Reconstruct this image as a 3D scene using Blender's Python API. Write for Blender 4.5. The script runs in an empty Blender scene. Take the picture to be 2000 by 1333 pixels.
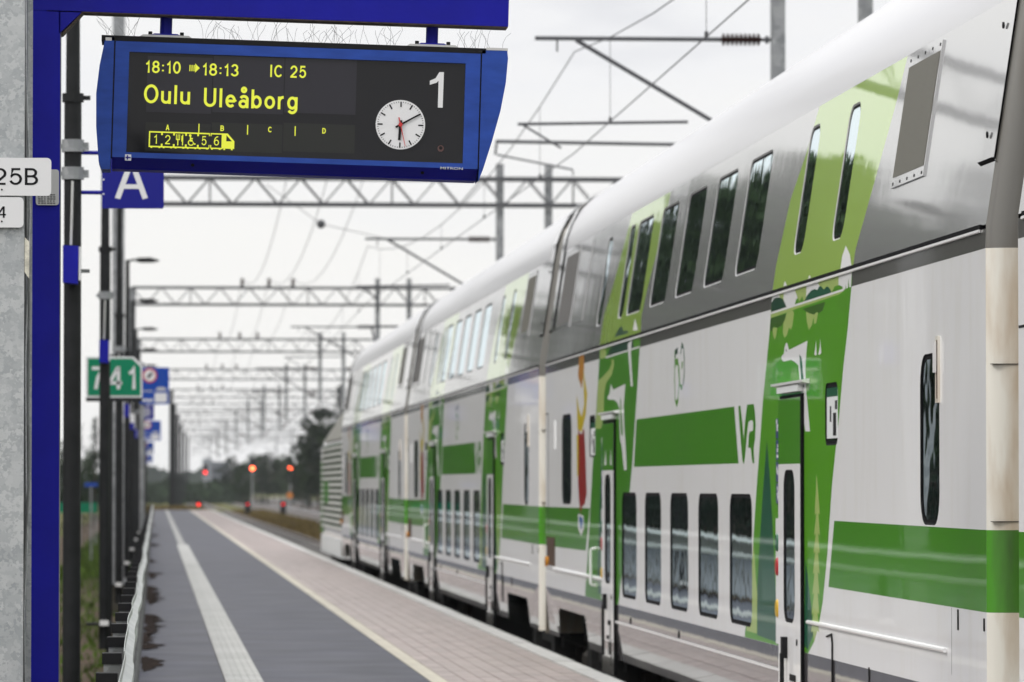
import bpy, bmesh, math, random
from mathutils import Vector, Matrix
from mathutils.geometry import delaunay_2d_cdt
random.seed(7)
SC = bpy.context.scene
COL = SC.collection

# ------------------------------------------------------------------ camera
F_PX = 9400.0                       # focal length in pixels of a 2000 px wide frame
EYE = Vector((0.0, 0.0, 1.54))
TH = math.atan(283.5 / F_PX)
PS = math.atan(696.0 / F_PX * math.cos(TH))
FW = Vector((math.sin(PS) * math.cos(TH), math.cos(PS) * math.cos(TH), math.sin(TH)))
RT = Vector((math.cos(PS), -math.sin(PS), 0))
UP = RT.cross(FW)
cam = bpy.data.cameras.new('camera')
cam.sensor_width = 36.0
cam.lens = F_PX * 36.0 / 2000.0
cam.clip_start = 0.1
cam.clip_end = 9000
cam.dof.use_dof = True
cam.dof.focus_distance = 21.6
cam.dof.aperture_fstop = 6.3
camo = bpy.data.objects.new('camera', cam)
camo.location = EYE
camo.rotation_euler = (math.pi / 2 + TH, 0, -PS)
COL.objects.link(camo)
SC.camera = camo

# ------------------------------------------------------------------ world, sun, exposure
SUN_EL, SUN_AZ = math.radians(36), math.radians(243)      # azimuth clockwise from +Y
w = bpy.data.worlds.new('World'); SC.world = w; w.use_nodes = True
nt = w.node_tree; nt.nodes.clear()
def N(tree, typ, **kw):
    n = tree.nodes.new(typ)
    for k, v in kw.items():
        if k == 'inp':
            for i, val in v.items(): n.inputs[i].default_value = val
        else: setattr(n, k, v)
    return n
wo = N(nt, 'ShaderNodeOutputWorld'); bg = N(nt, 'ShaderNodeBackground')
sky = N(nt, 'ShaderNodeTexSky', sky_type='NISHITA', sun_disc=False)
sky.sun_elevation = SUN_EL; sky.sun_rotation = SUN_AZ
tc = N(nt, 'ShaderNodeTexCoord'); mp = N(nt, 'ShaderNodeMapping'); mp.inputs['Scale'].default_value = (1.6, 1.6, 7.0); mp.inputs['Location'].default_value = (0, 0, .37)
n1 = N(nt, 'ShaderNodeTexNoise'); n1.inputs['Scale'].default_value = 2.2; n1.inputs['Detail'].default_value = 6; n1.inputs['Roughness'].default_value = .55
r1 = N(nt, 'ShaderNodeValToRGB')
r1.color_ramp.elements[0].position = .33; r1.color_ramp.elements[0].color = (6.9, 7.0, 7.5, 1)
r1.color_ramp.elements[1].position = .60; r1.color_ramp.elements[1].color = (9.95, 9.85, 9.65, 1)
e_ = r1.color_ramp.elements.new(.44); e_.color = (9.45, 9.45, 9.6, 1)
mixw = N(nt, 'ShaderNodeMix', data_type='RGBA'); mixw.inputs[0].default_value = .95
nt.links.new(tc.outputs['Generated'], mp.inputs['Vector'])
nt.links.new(mp.outputs['Vector'], n1.inputs['Vector'])
nt.links.new(n1.outputs['Fac'], r1.inputs['Fac'])
nt.links.new(sky.outputs['Color'], mixw.inputs[6]); nt.links.new(r1.outputs['Color'], mixw.inputs[7])
# overcast sky: brightness rises smoothly from the horizon to the zenith
sz = N(nt, 'ShaderNodeSeparateXYZ'); nt.links.new(tc.outputs['Generated'], sz.inputs[0])
gz = N(nt, 'ShaderNodeMapRange'); gz.inputs['From Min'].default_value = .10; gz.inputs['From Max'].default_value = 1.0
gz.inputs['To Min'].default_value = 1.0; gz.inputs['To Max'].default_value = 2.3
nt.links.new(sz.outputs['Z'], gz.inputs['Value'])
vm = N(nt, 'ShaderNodeVectorMath', operation='SCALE'); nt.links.new(mixw.outputs[2], vm.inputs[0]); nt.links.new(gz.outputs['Result'], vm.inputs['Scale'])
nt.links.new(vm.outputs['Vector'], bg.inputs['Color']); bg.inputs['Strength'].default_value = .099
nt.links.new(bg.outputs['Background'], wo.inputs['Surface'])

sl = bpy.data.lights.new('sun', 'SUN'); sl.energy = 1.5; sl.angle = math.radians(18); sl.color = (1, .96, .9)
so = bpy.data.objects.new('sun', sl); COL.objects.link(so)
sdir = Vector((math.sin(SUN_AZ) * math.cos(SUN_EL), math.cos(SUN_AZ) * math.cos(SUN_EL), math.sin(SUN_EL)))
so.rotation_euler = sdir.to_track_quat('Z', 'Y').to_euler()
SC.view_settings.view_transform = 'Standard'; SC.view_settings.look = 'None'
SC.view_settings.gamma = 1; SC.view_settings.exposure = 0.0; SC.view_settings.use_curve_mapping = False
SC.render.engine = 'CYCLES'
SC.cycles.use_denoising = True
SC.cycles.max_bounces = 7; SC.cycles.transparent_max_bounces = 24

# ------------------------------------------------------------------ measuring helpers
def ray(x, y): return FW * F_PX + RT * (x - 1000) + UP * (666.5 - y)
def on_y(x, y, Y):
    d = ray(x, y); t = Y / d.y; return Vector((d.x * t, Y, EYE.z + d.z * t))
def on_z(x, y, Z):
    d = ray(x, y); t = (Z - EYE.z) / d.z; return Vector((d.x * t, d.y * t, Z))
XS, Y0, PITCH, ZR = 3.87, 22.27, 26.33, -.55      # train side plane, near end of coach, coach pitch, rail level
XC = XS + 1.6
TILT = .152
def S(x, y):                       # point of the lower side: (metres along coach, height above platform)
    d = ray(x, y); t = XS / d.x; return (d.y * t - Y0, EYE.z + d.z * t)
def T(x, y):                       # point of the leaning upper side
    d = ray(x, y); t = (XS + TILT * (EYE.z - 2.75)) / (d.x - TILT * d.z); return (d.y * t - Y0, EYE.z + d.z * t)
def upx(z): return XS + TILT * (z - 2.75)

# ------------------------------------------------------------------ materials
def srgb(r, g, b, k=1.0):
    def f(c):
        c /= 255.0
        return min(.95, k * (c / 12.92 if c <= .04045 else ((c + .055) / 1.055) ** 2.4))
    return (f(r), f(g), f(b), 1)
MATS = {}
def mat(name, col, rough=.5, metal=0.0, coat=0.0, spec=.5, var=0.0, vscale=8.0, bump=0.0, bscale=30.0, emit=None, estr=0.0,
        var_col=None, rnd=0.0, rough_var=0.0, coat_rough=.03, stretch=None, isl=0.0, ramp=(.35, .65)):
    if name in MATS: return MATS[name]
    m = bpy.data.materials.new(name); m.use_nodes = True; t = m.node_tree
    p = t.nodes['Principled BSDF']
    p.inputs['Base Color'].default_value = col; p.inputs['Roughness'].default_value = rough
    p.inputs['Metallic'].default_value = metal; p.inputs['Coat Weight'].default_value = coat
    p.inputs['Coat Roughness'].default_value = coat_rough; p.inputs['Specular IOR Level'].default_value = spec
    if emit:
        p.inputs['Emission Color'].default_value = emit; p.inputs['Emission Strength'].default_value = estr
    co = None
    if var or bump or rough_var:
        tcn = N(t, 'ShaderNodeTexCoord'); co = tcn.outputs['Object']
        if stretch:
            mpn = N(t, 'ShaderNodeMapping'); mpn.inputs['Scale'].default_value = stretch
            t.links.new(co, mpn.inputs['Vector']); co = mpn.outputs['Vector']
    out = None
    if var:
        n = N(t, 'ShaderNodeTexNoise'); n.inputs['Scale'].default_value = vscale; n.inputs['Detail'].default_value = 7
        n.inputs['Roughness'].default_value = .6
        t.links.new(co, n.inputs['Vector'])
        rp = N(t, 'ShaderNodeValToRGB'); rp.color_ramp.elements[0].position = ramp[0]; rp.color_ramp.elements[1].position = ramp[1]
        a = var_col if var_col else tuple(c * (1 - var) for c in col[:3]) + (1,)
        b = col if var_col else tuple(min(1, c * (1 + var)) for c in col[:3]) + (1,)
        rp.color_ramp.elements[0].color = a; rp.color_ramp.elements[1].color = b
        t.links.new(n.outputs['Fac'], rp.inputs['Fac']); out = rp.outputs['Color']
    if rnd or isl:
        hs = N(t, 'ShaderNodeHueSaturation'); mr = N(t, 'ShaderNodeMapRange')
        k = rnd or isl
        mr.inputs['To Min'].default_value = 1 - k; mr.inputs['To Max'].default_value = 1 + k
        if rnd:
            oi = N(t, 'ShaderNodeObjectInfo'); t.links.new(oi.outputs['Random'], mr.inputs['Value'])
        else:
            ge = N(t, 'ShaderNodeNewGeometry'); t.links.new(ge.outputs['Random Per Island'], mr.inputs['Value'])
        t.links.new(mr.outputs['Result'], hs.inputs['Value'])
        if out: t.links.new(out, hs.inputs['Color'])
        else: hs.inputs['Color'].default_value = col
        out = hs.outputs['Color']
    if out: t.links.new(out, p.inputs['Base Color'])
    if rough_var:
        n = N(t, 'ShaderNodeTexNoise'); n.inputs['Scale'].default_value = vscale * .7; n.inputs['Detail'].default_value = 5
        t.links.new(co, n.inputs['Vector']); mr = N(t, 'ShaderNodeMapRange')
        mr.inputs['From Min'].default_value = .3; mr.inputs['From Max'].default_value = .7
        mr.inputs['To Min'].default_value = max(.02, rough - rough_var); mr.inputs['To Max'].default_value = min(1, rough + rough_var)
        t.links.new(n.outputs['Fac'], mr.inputs['Value']); t.links.new(mr.outputs['Result'], p.inputs['Roughness'])
    if bump:
        n = N(t, 'ShaderNodeTexNoise'); n.inputs['Scale'].default_value = bscale; n.inputs['Detail'].default_value = 3
        t.links.new(co, n.inputs['Vector']); bp = N(t, 'ShaderNodeBump'); bp.inputs['Strength'].default_value = 1.0
        bp.inputs['Distance'].default_value = bump
        t.links.new(n.outputs['Fac'], bp.inputs['Height']); t.links.new(bp.outputs['Normal'], p.inputs['Normal'])
        if coat: t.links.new(bp.outputs['Normal'], p.inputs['Coat Normal'])
    MATS[name] = m
    return m

WAVE = dict(bump=.0009, bscale=1.1)
def paint(name, col, **kw):
    d = dict(rough=.35, coat=.65, coat_rough=.02, spec=.25, **WAVE); d.update(kw)
    return mat(name, col, **d)
M_white = paint('train_white', (.865, .865, .87, 1), coat=.55, spec=.25, var=.07, vscale=2.4, stretch=(1, 2.2, .5), var_col=(.83, .825, .81, 1), ramp=(.3, .5))
M_grey = mat('train_grey', (.20, .195, .185, 1), rough=.3, metal=.35, coat=1, coat_rough=.05, bump=.0009, bscale=1.1)
M_silver = mat('train_silver', (.47, .47, .47, 1), rough=.22, metal=.5, coat=1, coat_rough=.05, bump=.0012, bscale=.9)
M_roof = mat('train_roof', (.60, .60, .62, 1), rough=.35, metal=.2, coat=.6, coat_rough=.15, bump=.001, bscale=1)
M_skirt = paint('train_skirt', (.075, .072, .078, 1), var=.2, vscale=3, coat=1.0, spec=.5)
M_green = paint('livery_green', (.060, .27, .006, 1))
M_green2 = paint('livery_mid_green', (.10, .36, .010, 1))
M_lgreen = paint('livery_light_green', (.40, .62, .09, 1), coat=1.0)
M_pale = paint('livery_pale_green', (.44, .58, .17, 1))
M_dgreen = paint('livery_dark_green', (.006, .062, .028, 1))
M_teal = paint('livery_teal_green', (.012, .11, .055, 1))
M_bush = paint('livery_bush_green', (.045, .14, .01, 1))
M_leaf = paint('livery_leaf_green', (.10, .34, .012, 1))
M_red = paint('livery_red', (.35, .012, .012, 1)); M_yel = paint('livery_yellow', (.72, .55, .01, 1))
M_orange = paint('livery_orange', (.6, .25, .02, 1)); M_blue_l = paint('livery_blue', (.05, .17, .45, 1))
M_black = mat('black_rubber', (.006, .006, .007, 1), rough=.8, spec=.1)
M_dark = mat('underframe_black', (.012, .012, .012, 1), rough=.7)
M_wheel = mat('wheel_steel', (.05, .045, .04, 1), rough=.5, metal=.6)
M_brown = mat('rusty_recess', (.05, .022, .008, 1), rough=.8, var=.5, vscale=20)
M_chrome = mat('brushed_trim', (.80, .80, .80, 1), rough=.35, coat=.3)
M_interior = mat('coach_interior', (.016, .028, .032, 1), rough=.9)
M_curtain = mat('teal_curtain', (.12, .46, .56, 1), rough=.9)
M_seat = mat('display_panel', (.70, .72, .72, 1), rough=.4)
M_frame = mat('window_frame', (.45, .45, .45, 1), rough=.4, metal=.3)
def glass_mat(name, tint, base=(.006, .010, .011, 1)):
    m = bpy.data.materials.new(name); m.use_nodes = True; t = m.node_tree; t.nodes.clear()
    o = N(t, 'ShaderNodeOutputMaterial'); tr = N(t, 'ShaderNodeBsdfTransparent'); tr.inputs['Color'].default_value = tint
    gl = N(t, 'ShaderNodeBsdfGlossy'); gl.inputs['Roughness'].default_value = .015; gl.inputs['Color'].default_value = (.86, .96, 1, 1)
    fr = N(t, 'ShaderNodeFresnel'); fr.inputs['IOR'].default_value = 1.52
    mx = N(t, 'ShaderNodeMixShader')
    tcn = N(t, 'ShaderNodeTexCoord'); nz = N(t, 'ShaderNodeTexNoise'); nz.inputs['Scale'].default_value = 2.2
    t.links.new(tcn.outputs['Object'], nz.inputs['Vector']); bp = N(t, 'ShaderNodeBump'); bp.inputs['Distance'].default_value = .0013
    t.links.new(nz.outputs['Fac'], bp.inputs['Height']); t.links.new(bp.outputs['Normal'], gl.inputs['Normal'])
    t.links.new(fr.outputs['Fac'], mx.inputs[0]); t.links.new(tr.outputs[0], mx.inputs[1]); t.links.new(gl.outputs[0], mx.inputs[2])
    t.links.new(mx.outputs[0], o.inputs['Surface'])
    return m
M_glass = glass_mat('window_glass', (.50, .66, .69, 1))
M_screen = mat('screen_glass', (.010, .010, .012, 1), rough=.03, spec=.30)
M_module = mat('display_module', (.024, .023, .030, 1), rough=.05, spec=.30)
M_module2 = mat('display_module_olive', (.019, .020, .018, 1), rough=.05, spec=.30)
M_led = mat('led_yellow', (.1, .1, .01, 1), rough=.5, emit=srgb(226, 232, 62), estr=.92)
M_navy = mat('navy_paint', (.006, .007, .27, 1), rough=.5, var=.12, vscale=3, bump=.0006, bscale=40, spec=.18)
M_blue = mat('board_blue', (.016, .055, .29, 1), rough=.5, var=.18, vscale=5, spec=.25, stretch=(1, 1, 3))
M_sign_blue = mat('sign_blue', (.012, .014, .21, 1), rough=.5, spec=.15)
M_sign_blue2 = mat('sign_mid_blue', (.012, .06, .34, 1), rough=.5, spec=.15)
M_signw = mat('sign_white', (.70, .70, .71, 1), rough=.4)
M_signg = mat('sign_plate_grey', (.50, .50, .49, 1), rough=.5)
M_ink = mat('sign_black', (.010, .010, .011, 1), rough=.6, spec=.15)
M_kmgreen = mat('sign_green', (.006, .20, .10, 1), rough=.5, spec=.15)
M_redp = mat('hand_red', (.50, .03, .03, 1), rough=.4)
M_pole = mat('dark_pole', (.016, .017, .018, 1), rough=.55, spec=.15, var=.2, vscale=6)
M_rust = mat('rusty_edge', (.07, .045, .03, 1), rough=.8, var=.5, vscale=40)
def galv(name, c0, c1, scale=16.0, rough=.45):
    m = bpy.data.materials.new(name); m.use_nodes = True; t = m.node_tree; p = t.nodes['Principled BSDF']
    tcn = N(t, 'ShaderNodeTexCoord')
    nz = N(t, 'ShaderNodeTexNoise'); nz.inputs['Scale'].default_value = scale * 1.3; nz.inputs['Detail'].default_value = 4
    ad = N(t, 'ShaderNodeMix', data_type='RGBA'); ad.inputs[0].default_value = .12
    vo = N(t, 'ShaderNodeTexVoronoi'); vo.inputs['Scale'].default_value = scale
    n2 = N(t, 'ShaderNodeTexNoise'); n2.inputs['Scale'].default_value = 4; n2.inputs['Detail'].default_value = 5
    t.links.new(tcn.outputs['Object'], nz.inputs['Vector']); t.links.new(tcn.outputs['Object'], ad.inputs[6])
    t.links.new(nz.outputs['Color'], ad.inputs[7]); t.links.new(ad.outputs[2], vo.inputs['Vector']); t.links.new(tcn.outputs['Object'], n2.inputs['Vector'])
    sx = N(t, 'ShaderNodeSeparateColor'); t.links.new(vo.outputs['Color'], sx.inputs[0])
    ma = N(t, 'ShaderNodeMath', operation='MULTIPLY_ADD'); ma.inputs[1].default_value = .55; t.links.new(sx.outputs[0], ma.inputs[0])
    mb = N(t, 'ShaderNodeMath', operation='MULTIPLY'); mb.inputs[1].default_value = .6; t.links.new(n2.outputs['Fac'], mb.inputs[0])
    t.links.new(mb.outputs[0], ma.inputs[2])
    rp = N(t, 'ShaderNodeValToRGB'); rp.color_ramp.elements[0].color = c0; rp.color_ramp.elements[1].color = c1
    rp.color_ramp.elements[0].position = .15; rp.color_ramp.elements[1].position = .85
    t.links.new(ma.outputs[0], rp.inputs['Fac']); t.links.new(rp.outputs['Color'], p.inputs['Base Color'])
    p.inputs['Roughness'].default_value = rough; p.inputs['Metallic'].default_value = .25
    return m
M_galv = galv('galvanised_steel', (.29, .31, .325, 1), (.50, .515, .52, 1), 30)
M_galv2 = galv('galvanised_mast', (.17, .18, .19, 1), (.33, .34, .35, 1), 9)
M_galv_d = galv('weathered_zinc', (.10, .105, .105, 1), (.21, .22, .22, 1), 12)
M_rail_w = galv('barrier_zinc', (.30, .32, .315, 1), (.42, .44, .43, 1), 5)
M_galv_shade = galv('shaded_zinc', (.055, .062, .062, 1), (.10, .11, .11, 1), 4)  # barrier zinc darkened, the shade on the beam put into its colour
M_steel = mat('catenary_steel', (.075, .078, .085, 1), rough=.55, metal=.2)
M_wire = mat('wire', (.06, .06, .065, 1), rough=.6)
M_insul = mat('insulator_brown', (.030, .010, .008, 1), rough=.5, spec=.2)
M_conc = mat('concrete', (.17, .155, .14, 1), rough=.9, var=.25, vscale=5)
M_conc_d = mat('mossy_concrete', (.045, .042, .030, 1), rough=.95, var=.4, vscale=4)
M_coping = mat('white_coping', (.45, .445, .43, 1), rough=.6, var=.12, vscale=4, rnd=.06)
M_paver = mat('red_paver', (.27, .212, .196, 1), rough=.42, var=.10, vscale=9, rnd=.13, spec=.5)
M_paver_s = mat('red_paver_far', (.27, .212, .196, 1), rough=.42, var=.10, vscale=9, isl=.13, spec=.5)
M_joint = mat('paver_joint', (.075, .052, .045, 1), rough=.8)
M_yline = mat('yellow_line', (.43, .395, .32, 1), rough=.55, var=.2, vscale=10, rnd=.1)
M_yline_s = mat('yellow_line_far', (.43, .395, .32, 1), rough=.55, var=.2, vscale=10, isl=.1)
M_tact = mat('tactile_slab', (.37, .37, .355, 1), rough=.6, var=.14, vscale=14, rnd=.08)
M_tact_s = mat('tactile_slab_far', (.37, .37, .355, 1), rough=.6, var=.12, vscale=8, isl=.08)
M_asph = mat('wet_asphalt', (.028, .030, .047, 1), rough=.45, var=.28, vscale=1.6, rough_var=.03, stretch=(.9, 1.0, 1), spec=.08)
M_moss = mat('wet_dirt', (.020, .014, .012, 1), rough=.95, var=.5, vscale=5, spec=.03)
M_soil = mat('bare_soil', (.10, .066, .050, 1), rough=.95, var=.35, vscale=1.2, var_col=(.055, .045, .025, 1), spec=.15)
M_grass = mat('rough_grass', (.075, .10, .022, 1), rough=.95, var=.4, vscale=.35, var_col=(.10, .075, .030, 1), spec=.15)
M_grassblade = mat('grass_blades', (.075, .125, .020, 1), rough=.9, isl=.35, spec=.1)
M_drygrass = mat('dry_grass', (.115, .085, .033, 1), rough=.95, isl=.35, spec=.1)
M_ballast = mat('ballast', (.075, .068, .062, 1), rough=.95, var=.5, vscale=6, spec=.2)
M_gravel = mat('grey_gravel', (.13, .125, .125, 1), rough=.95, var=.35, vscale=3, spec=.2)
M_rail = mat('rail_steel', (.16, .13, .11, 1), rough=.4, metal=.5)
M_sleeper = mat('sleeper', (.12, .115, .11, 1), rough=.9)
M_road = mat('wet_road', (.040, .050, .062, 1), rough=.38, var=.15, vscale=.2, spec=.30)
M_bark = mat('bark', (.055, .042, .032, 1), rough=.95)
M_needle = mat('needles', (.011, .021, .011, 1), rough=.9, isl=.4, spec=.1)
M_leafm = mat('leaves', (.022, .038, .013, 1), rough=.9, isl=.4, spec=.1)
M_far = mat('far_forest', (.028, .042, .024, 1), rough=.95, isl=.3, spec=.05)
M_bldg = mat('far_building', (.19, .205, .235, 1), rough=.8); M_bldg_d = mat('far_building_dark', (.09, .10, .12, 1), rough=.8)
M_sigred = mat('signal_red', (.3, .01, .01, 1), emit=(1, .035, .03, 1), estr=4)
M_sigamb = mat('signal_amber', (.3, .05, .01, 1), emit=(1, .12, .04, 1), estr=14)
M_sigdim = mat('signal_dim_red', (.3, .01, .01, 1), emit=(1, .03, .04, 1), estr=2.5)
M_lens = mat('lamp_lens', (.5, .5, .5, 1), rough=.2)

# ------------------------------------------------------------------ mesh builder and tags
class MB:
    def __init__(s): s.v = []; s.f = []; s.m = []
    def face(s, pts, mi=0):
        b = len(s.v); s.v += [tuple(p) for p in pts]; s.f.append(tuple(range(b, b + len(pts)))); s.m.append(mi); return s
    def box(s, x0, x1, y0, y1, z0, z1, mi=0):
        b = len(s.v)
        s.v += [(x0, y0, z0), (x1, y0, z0), (x1, y1, z0), (x0, y1, z0), (x0, y0, z1), (x1, y0, z1), (x1, y1, z1), (x0, y1, z1)]
        for f in ((3, 2, 1, 0), (4, 5, 6, 7), (0, 1, 5, 4), (1, 2, 6, 5), (2, 3, 7, 6), (3, 0, 4, 7)):
            s.f.append(tuple(b + i for i in f)); s.m.append(mi)
        return s
    def cyl(s, p0, p1, r0, r1=None, n=10, mi=0):
        p0 = Vector(p0); p1 = Vector(p1); r1 = r0 if r1 is None else r1
        d = (p1 - p0).normalized(); a = d.orthogonal().normalized(); c = d.cross(a); b = len(s.v)
        for p, r in ((p0, r0), (p1, r1)):
            for i in range(n):
                t = 2 * math.pi * i / n; s.v.append(tuple(p + (a * math.cos(t) + c * math.sin(t)) * r))
        for i in range(n):
            j = (i + 1) % n; s.f.append((b + i, b + j, b + n + j, b + n + i)); s.m.append(mi)
        s.f.append(tuple(b + i for i in reversed(range(n)))); s.m.append(mi)
        s.f.append(tuple(b + n + i for i in range(n))); s.m.append(mi)
        return s
    def tube(s, pts, r, n=6, mi=0):
        for a, b in zip(pts[:-1], pts[1:]): s.cyl(a, b, r, r, n, mi)
        return s
    def prism(s, poly, lo, hi, axis, mi=0):
        # poly: 2D points; axis 'y': (x,z) extruded along y; 'x': (y,z) along x; 'z': (x,y) along z
        def P(p, h): return {'y': (p[0], h, p[1]), 'x': (h, p[0], p[1]), 'z': (p[0], p[1], h)}[axis]
        b = len(s.v); n = len(poly)
        s.v += [P(p, lo) for p in poly] + [P(p, hi) for p in poly]
        s.f.append(tuple(b + i for i in range(n))); s.m.append(mi)
        s.f.append(tuple(b + n + i for i in reversed(range(n)))); s.m.append(mi)
        for i in range(n):
            j = (i + 1) % n; s.f.append((b + i, b + n + i, b + n + j, b + j)); s.m.append(mi)
        return s
    def mesh(s, name, mats, smooth=False, recalc=True):
        me = bpy.data.meshes.new(name); me.from_pydata(s.v, [], s.f)
        for m in (mats if isinstance(mats, (list, tuple)) else [mats]): me.materials.append(m)
        me.polygons.foreach_set('material_index', s.m)
        if recalc:
            bm = bmesh.new(); bm.from_mesh(me); bmesh.ops.recalc_face_normals(bm, faces=bm.faces[:]); bm.to_mesh(me); bm.free()
        if smooth:
            me.polygons.foreach_set('use_smooth', [True] * len(me.polygons))
            if hasattr(me, 'set_sharp_from_angle'): me.set_sharp_from_angle(angle=math.radians(40))
        me.update(); return me
    def build(s, name, mats, parent=None, smooth=False, loc=None, rot=None, recalc=True):
        return obj(name, s.mesh(name, mats, smooth, recalc), parent, loc, rot)
def obj(name, me, parent=None, loc=None, rot=None):
    o = bpy.data.objects.new(name, me); COL.objects.link(o)
    if parent: o.parent = parent
    if loc is not None: o.location = loc
    if rot is not None: o.rotation_euler = rot
    return o
def tag(o, label=None, cat=None, group=None, kind=None):
    if label: o['label'] = label
    if cat: o['category'] = cat
    if group: o['group'] = group
    if kind: o['kind'] = kind
    return o
def thing(name, label, cat, loc=(0, 0, 0), group=None, rot=None):
    o = bpy.data.objects.new(name, None); COL.objects.link(o); o.location = loc; o.empty_display_size = .2
    if rot: o.rotation_euler = rot
    return tag(o, label, cat, group)
def copy_tree(o, parent=None, skip=()):
    c = o.copy(); COL.objects.link(c)
    if parent: c.parent = parent
    for ch in list(o.children): copy_tree(ch, c)
    return c
def text_mesh(txt, h, m, align='LEFT', bold=0.0, sx=1.0, thick=.0):
    """flat lettering in the x-z plane, cap height h, facing -y"""
    cu = bpy.data.curves.new('lettering', 'FONT'); cu.body = txt; cu.align_x = align; cu.offset = bold; cu.resolution_u = 4
    o = bpy.data.objects.new('lettering', cu); COL.objects.link(o)
    dg = bpy.context.evaluated_depsgraph_get(); dg.update()
    me = bpy.data.meshes.new_from_object(o.evaluated_get(dg))
    bpy.data.objects.remove(o); bpy.data.curves.remove(cu)
    k = h / .729
    for v in me.vertices: v.co = (v.co.x * k * sx, -thick, v.co.y * k)
    me.materials.clear(); me.materials.append(m); me.name = 'lettering'
    return me
def arc(cx, cy, rx, ry, a0, a1, n=14):
    return [(cx + rx * math.cos(math.radians(a0 + (a1 - a0) * i / n)), cy + ry * math.sin(math.radians(a0 + (a1 - a0) * i / n))) for i in range(n + 1)]
GL = {
 '0': (.56, [arc(.28, .5, .28, .5, 90, 450, 24)]), '1': (.30, [[(.0, .74), (.14, .80), (.25, 1.0), (.25, -.08)]]),
 '2': (.56, [arc(.28, .70, .27, .30, 175, -35, 14) + [(.02, .03), (.02, .0), (.58, .0)]]),
 '3': (.54, [arc(.26, .745, .24, .255, 165, -90, 14), arc(.26, .25, .28, .26, 90, -165, 14)]),
 '4': (.60, [[(.44, -.08), (.44, 1.0), (.40, 1.0), (.0, .27), (.0, .24), (.62, .24)]]),
 '5': (.54, [[(.52, 1.0), (.10, 1.0), (.04, .52)] + arc(.26, .33, .28, .33, 140, -160, 16)]),
 '6': (.56, [arc(.28, .30, .27, .30, 90, 450, 20), arc(.42, .36, .42, .64, 80, 185, 12)]),
 '7': (.54, [[(.0, 1.0), (.55, 1.0), (.52, .9), (.30, .5), (.20, -.08)]]),
 '8': (.56, [arc(.28, .76, .24, .24, 90, 450, 20), arc(.28, .26, .28, .27, 90, 450, 20)]),
 ':': (.10, [[(.05, .10), (.05, .24)], [(.05, .58), (.05, .72)]]), 'I': (.10, [[(.05, -.08), (.05, 1.08)]]),
 'C': (.66, [arc(.36, .5, .36, .5, 40, 320, 22)]), 'O': (.76, [arc(.38, .5, .38, .5, 90, 450, 28)]),
 'U': (.62, [[(.0, 1.08)] + arc(.31, .30, .31, .30, 180, 360, 14) + [(.62, 1.08)]]),
 'u': (.46, [[(.0, .70)] + arc(.23, .21, .23, .21, 180, 360, 12), [(.46, .70), (.46, -.08)]]),
 'l': (.08, [[(.04, -.08), (.04, 1.08)]]), 'e': (.50, [[(.02, .32), (.50, .32)] + arc(.25, .32, .25, .32, 0, 315, 18)]),
 'å': (.48, [arc(.26, .46, .22, .18, 160, 0, 8) + [(.48, -.08)], arc(.22, .17, .22, .19, 30, 390, 14), arc(.25, 1.04, .12, .12, 90, 450, 12)]),
 'b': (.50, [[(.0, -.08), (.0, 1.08)], arc(.25, .32, .25, .32, 90, 450, 18)]), 'o': (.52, [arc(.26, .32, .26, .32, 90, 450, 18)]),
 'r': (.26, [[(.0, -.08), (.0, .70)], arc(.26, .36, .26, .30, 180, 85, 8)]),
 'g': (.50, [arc(.25, .32, .25, .32, 90, 450, 18), [(.50, .70), (.50, .0)] + arc(.25, -.02, .25, .26, 0, -150, 10)]),
 'A': (.70, [[(.0, -.08), (.32, 1.0), (.38, 1.0), (.70, -.08)], [(.12, .30), (.58, .30)]]),
 'B': (.56, [[(.0, -.08), (.0, 1.08)], [(.0, 1.0)] + arc(.30, .76, .22, .24, 90, -90, 12) + [(.0, .52)], [(.05, .52)] + arc(.30, .26, .27, .26, 90, -90, 12) + [(.0, .0)]]),
 'D': (.60, [[(.0, -.08), (.0, 1.08)], [(.0, 1.0)] + arc(.24, .5, .36, .5, 90, -90, 14) + [(.0, .0)]]), ' ': (.28, [])}
def stroke_mesh(txt, h, m, t=.15, gap=.20, align='LEFT', sx=1.0, depth=.0):
    """grotesk lettering built from constant width strokes; cap height h"""
    mb = MB(); x0 = 0.0; k = h / (1 + t); lay = 0
    for ch in txt:
        wd, strokes = GL[ch]
        for pts in strokes:
            lay += 1; P = [Vector((x0 + p[0] + t / 2, min(max(p[1], -.08 * 0 - (0 if p[1] > -.09 else 9)), 9) + t / 2)) if False else Vector((x0 + p[0] + t / 2, (p[1] if -.079 < p[1] < 1.079 else (-t / 2 if p[1] < 0 and p[1] > -.09 else (1 + t / 2 if 1.07 < p[1] < 1.09 else p[1]))) + t / 2)) for p in pts]
            closed = (P[0] - P[-1]).length < 1e-4; n = len(P); L = []; R_ = []
            for i in range(n):
                a = P[i - 1] if i else (P[-2] if closed else None); c = P[i + 1] if i < n - 1 else (P[1] if closed else None)
                d1 = (P[i] - a).normalized() if a is not None else None; d2 = (c - P[i]).normalized() if c is not None else None
                d = ((d1 or d2) + (d2 or d1)); d = d.normalized() if d.length > 1e-6 else (d1 or d2)
                nn = Vector((-d.y, d.x)); cs = max(.55, abs(d.dot(d1 or d2))); L.append(P[i] + nn * t / 2 / cs); R_.append(P[i] - nn * t / 2 / cs)
            yy = -depth - lay * .00008
            for i in range(n - 1):
                mb.face([(q.x * k * sx, yy, q.y * k) for q in (L[i], L[i + 1], R_[i + 1], R_[i])])
        x0 += wd + t + gap
    tw = (x0 - gap) * k * sx; off = {'LEFT': 0, 'CENTER': -tw / 2, 'RIGHT': -tw}[align]
    me = mb.mesh('lettering', m, recalc=False)
    for v in me.vertices: v.co.x += off
    return me
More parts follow.
